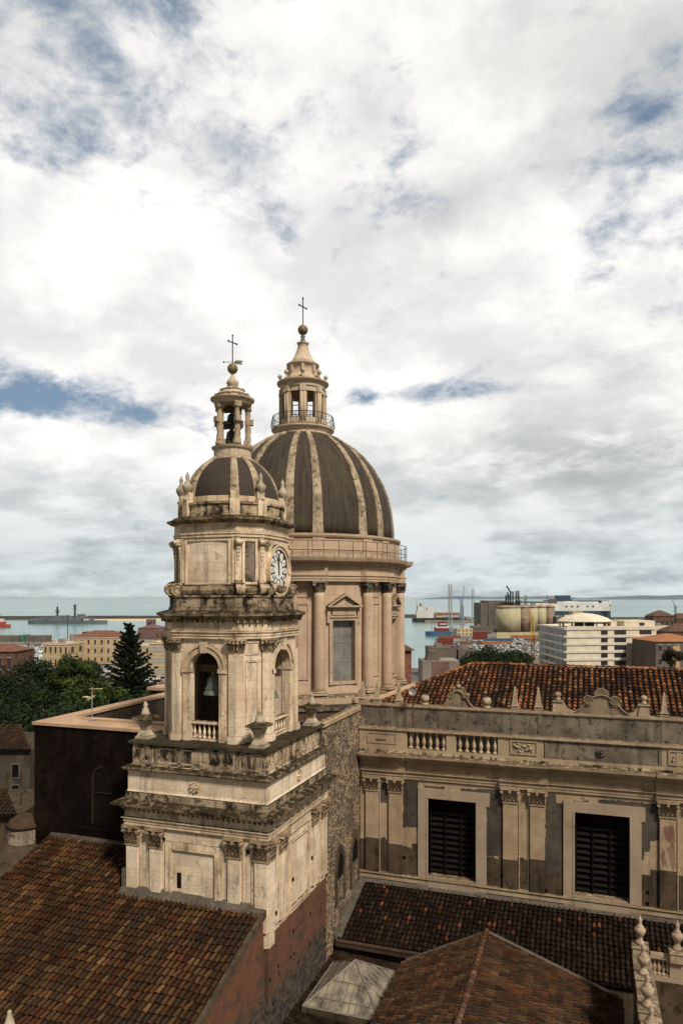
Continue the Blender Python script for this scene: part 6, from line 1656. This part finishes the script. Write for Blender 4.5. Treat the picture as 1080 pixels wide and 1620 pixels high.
# boats
def boat_mesh(kind):
    mb = MB(); hull(mb, Vector((0, 0, 0)), Vector((1, 0, 0)), 9, 2.8, -.3, 1.1, .4, 1.15)
    mb.add([(-2.6, -.9, 1.1), (1.2, -.8, 1.1), (1.2, .8, 1.1), (-2.6, .9, 1.1), (-2.2, -.7, 2.1), (.4, -.6, 2.0), (.4, .6, 2.0), (-2.2, .7, 2.1)], [(4, 5, 6, 7), (0, 1, 5, 4), (1, 2, 6, 5), (2, 3, 7, 6), (3, 0, 4, 7)])
    mb.cur = 1; mb.box(-2.0, .1, -.78, .78, 1.45, 1.85)
    if kind: mb.tube([(.6, 0, 1), (.6, 0, 13)], .07, 5, .04); mb.tube([(.6, 0, 2.2), (-3.4, 0, 2.3)], .07, 4); mb.tube([(.6, -.9, 7), (.6, .9, 7)], .04, 4)
    else: mb.box(-3.4, -2.6, -1, 1, 1.1, 2.6)
    return mesh_of(mb, ['ship_white', 'hull_navy'])
BM = [boat_mesh(0), boat_mesh(1)]
rnd = random.Random(19)
def boats(px0, px1, D0, D1, rows, cols, where, sail=.35, grp=None):
    for r in range(rows):
        D = D0+(D1-D0)*r/max(1, rows-1)
        for c in range(cols):
            if rnd.random() < .12: continue
            k = 1 if rnd.random() < sail else 0; p = at(px0+(px1-px0)*(c+.5+rnd.uniform(-.25, .25))/cols, D+rnd.uniform(-3, 3)); s_ = rnd.uniform(.75, 1.25)
            o = bpy.data.objects.new('sailing_boat' if k else 'motor_boat', BM[k]); COL.objects.link(o); o.location = (p.x, p.y, 0); o.rotation_euler = (0, 0, A+rnd.choice((0, pi))+pi/2*(rnd.random() < .6)+rnd.uniform(-.15, .15)); o.scale = (s_,)*3
            tagged(o, '%s moored %s' % ('white sailing boat with bare mast' if k else 'small white motor boat', where), 'boat', '%s %s' % ('sailing boats' if k else 'motor boats', where))
boats(-10, 70, 410, 570, 9, 12, 'in the crowded marina at the left edge')
boats(72, 240, 420, 560, 5, 14, 'behind the yellow buildings', .6)
boats(205, 270, 480, 555, 3, 7, 'beside the pink warehouses')
boats(-10, 200, 660, 690, 1, 12, 'on the far side of the marina pier', .8)
for i, (px, D, yt, yb) in enumerate(((107, 560, 975, 1014), (965, 600, 958, 990), (1046, 700, 975, 985))):
    p = at(px, D); h = thing('light_mast', ['tall lamp mast in front of the warship', 'tall dark lamp mast on the quay right of the ferry', 'short lamp mast left of the brown roofs at the right edge'][i], 'lamp mast', (p.x, p.y, zr(yb, D)))
    mb = MB(); mb.tube([(p.x, p.y, zr(yb, D)), (p.x, p.y, zr(yt, D))], .3, 6, .18); mb.build('pole', 'iron', h)
    mb = MB(); mb.box(p.x-1, p.x+1, p.y-1, p.y+1, zr(yt, D), zr(yt, D)+.7); mb.build('lamp_head', 'iron', h)

# ================================================================== TREES
def leaves(mb, c, r, n, size, col, rnd, flat=1.0, shell=.55):
    for _ in range(n):
        d = Vector((rnd.gauss(0, 1), rnd.gauss(0, 1), rnd.gauss(0, 1))).normalized()
        k = shell+(1-shell)*rnd.random()
        p = c+Vector((d.x*r*k, d.y*r*k, d.z*r*k*flat))
        a = Vector((rnd.gauss(0, 1), rnd.gauss(0, 1), rnd.gauss(0, .6))).normalized(); nn = (d+Vector((rnd.gauss(0, .5), rnd.gauss(0, .5), rnd.gauss(0, .5)+.3))).normalized()
        b = nn.cross(a).normalized(); a = b.cross(nn); s_ = size*rnd.uniform(.6, 1.4); k2 = rnd.uniform(.7, 1.35)
        mb.col = tuple(v*k2 for v in col)
        mb.add([tuple(p-a*s_), tuple(p+b*s_*.6), tuple(p+a*s_), tuple(p-b*s_*.6)], [(0, 1, 2, 3)])
def tree(name, label, px, D, ytop, R, col, seed, flat=.8, lobes=26, per=260, size=.34, trunk_h=.4, z0=GZ, group=None):
    rnd = random.Random(seed); p = at(px, D); zt = zr(ytop, D); H = zt-z0
    h = thing(name, label, 'tree', (p.x, p.y, z0), group)
    cz = zt-R*flat
    mb = MB(); mb.lathe(p.x, p.y, [(.55, z0), (.4, z0+H*.3), (.3, cz)], 8)
    lb = []
    for k in range(lobes):
        d = Vector((rnd.gauss(0, 1), rnd.gauss(0, 1), rnd.gauss(0, 1)+.15)).normalized(); q = rnd.uniform(.45, .8)
        lb.append((Vector((p.x, p.y, cz))+Vector((d.x*R*q, d.y*R*q, d.z*R*flat*q)), R*rnd.uniform(.25, .42)))
    for c, r in lb[:9]: mb.tube([(p.x, p.y, z0+H*.3), tuple((Vector((p.x, p.y, cz))+c)/2-Vector((0, 0, 1))), tuple(c)], .18, 5, .05)
    mb.build('trunk', 'bark', h)
    mb = MB()
    for c, r in lb:
        k = rnd.uniform(.6, 1.4); leaves(mb, c, r, per, size, tuple(v*k for v in col), rnd, .8)
    mb.build('crown', 'leaf', h)
DG, MG, LG = (.011, .021, .005), (.017, .031, .007), (.033, .052, .010)
TL = [(8, 165, 1048, 9, DG, 'dark broad tree at the left edge above the grey house'), (48, 175, 1041, 10, DG, 'dark round tree in front of the marina boats'), (85, 180, 1052, 7, MG, 'mid-green tree below the small ochre building'),
      (112, 160, 1036, 6, LG, 'light feathery green tree rising before the yellow buildings'), (132, 172, 1042, 6, MG, 'slim green tree right of the feathery one'), (150, 140, 1072, 7, LG, 'bright green tree left of the conifer foot'),
      (28, 118, 1098, 8.5, DG, 'near-black low tree in the left foreground'), (82, 108, 1108, 8, DG, 'near-black spreading tree just behind the terrace corner'), (122, 122, 1098, 6.5, MG, 'dark green tree behind the television aerial'),
      (182, 128, 1096, 6.5, DG, 'dark tree below the conifer'), (232, 165, 1077, 7, MG, 'green tree between the conifer and the bell tower'), (258, 150, 1084, 6, LG, 'pale green tree touching the bell tower edge'), (-15, 110, 1092, 7, MG, 'tree cut off by the left edge'), (60, 140, 1078, 8, DG, 'dark tree in the middle of the left grove'), (205, 180, 1065, 6, DG, 'dark tree right behind the conifer')]
for i, (px, D, yt, R, c, lab) in enumerate(TL): tree('broadleaf_tree', lab, px, D, yt, R, c, 100+i, per=230, group='trees of the park on the left')
tree('umbrella_pine', 'broad dark umbrella pine behind the nave roof ridge', 775, 235, 1028, 9.5, DG, 301, .45, 34, 230, .4)
tree('umbrella_pine', 'dark umbrella pine joined to the right of the broad one', 812, 240, 1032, 7.5, DG, 302, .45, 26, 220, .4)
tree('broadleaf_tree', 'small dark tree behind the left end of the nave roof', 742, 225, 1039, 4.5, DG, 303, .6, 14, 200, .35)
tree('broadleaf_tree', 'tree with brownish foliage by the dark building at the right edge', 1062, 262, 1024, 5, (.035, .03, .015), 304, .8, 16, 180, .35)
def araucaria(px, D, ytop, Rb, z0=GZ):
    rnd = random.Random(5); p = at(px, D); zt = zr(ytop, D); h = thing('norfolk_pine', 'tall dark conifer with tiered upswept branches before the yellow buildings', 'tree', (p.x, p.y, z0))
    mb = MB(); mb.lathe(p.x, p.y, [(.5, z0), (.3, zt-10), (.05, zt)], 8); tr = MB()
    lf = MB(); z = zt-.6; k = 0
    while z > z0+6:
        t_ = (zt-z)/(zt-z0-4); R = Rb*min(1, .10+1.75*t_)*(1-.15*max(0, t_-.7)); nb = 6 if t_ > .1 else 3
        ph = rnd.random()*6
        for i in range(nb):
            th = ph+2*pi*i/nb+rnd.uniform(-.25, .25); r = R*rnd.choice((.45, .7, .85, 1, 1.15, 1.3))*rnd.uniform(.85, 1.1); d = Vector((cos(th), sin(th), 0)); prev = Vector((p.x, p.y, z))
            pts = [tuple(prev)]
            for q in range(1, 8):
                f = q/7; pos = Vector((p.x, p.y, z))+d*r*f+Vector((0, 0, -.18*r*f+.42*r*f*f)); pts.append(tuple(pos))
                leaves(lf, pos, .28+.35*(R/Rb)*(1-.3*f), int(40+46*R/Rb), .23, (.009, .016, .006), rnd, .55, .1)
            mb.tube(pts, .08, 4, .02)
        z -= .5+.55*min(1, t_*1.6)
    mb.build('trunk', 'bark', h); lf.build('crown', 'leaf', h)
araucaria(205, 165, 984, 6.2)

# ================================================================== HAZE
mb = MB(); mb.box(-62000, 62000, -4000, 62000, -48, 45)
tagged(mb.build('haze', 'metal_grey'), 'thin pale sea haze lying over the harbour and the bay', 'haze', kind='stuff')
hz = bpy.data.materials.new('haze'); hz.use_nodes = True; t = NT(hz.node_tree); t.n.clear()
o_ = t.new('ShaderNodeOutputMaterial'); v_ = t.new('ShaderNodeVolumePrincipled'); t.l.new(v_.outputs[0], o_.inputs['Volume'])
v_.inputs['Color'].default_value = (.86, .92, .96, 1); v_.inputs['Density'].default_value = 1.6e-5; v_.inputs['Anisotropy'].default_value = .2
bpy.data.objects['haze'].data.materials.clear(); bpy.data.objects['haze'].data.materials.append(hz)
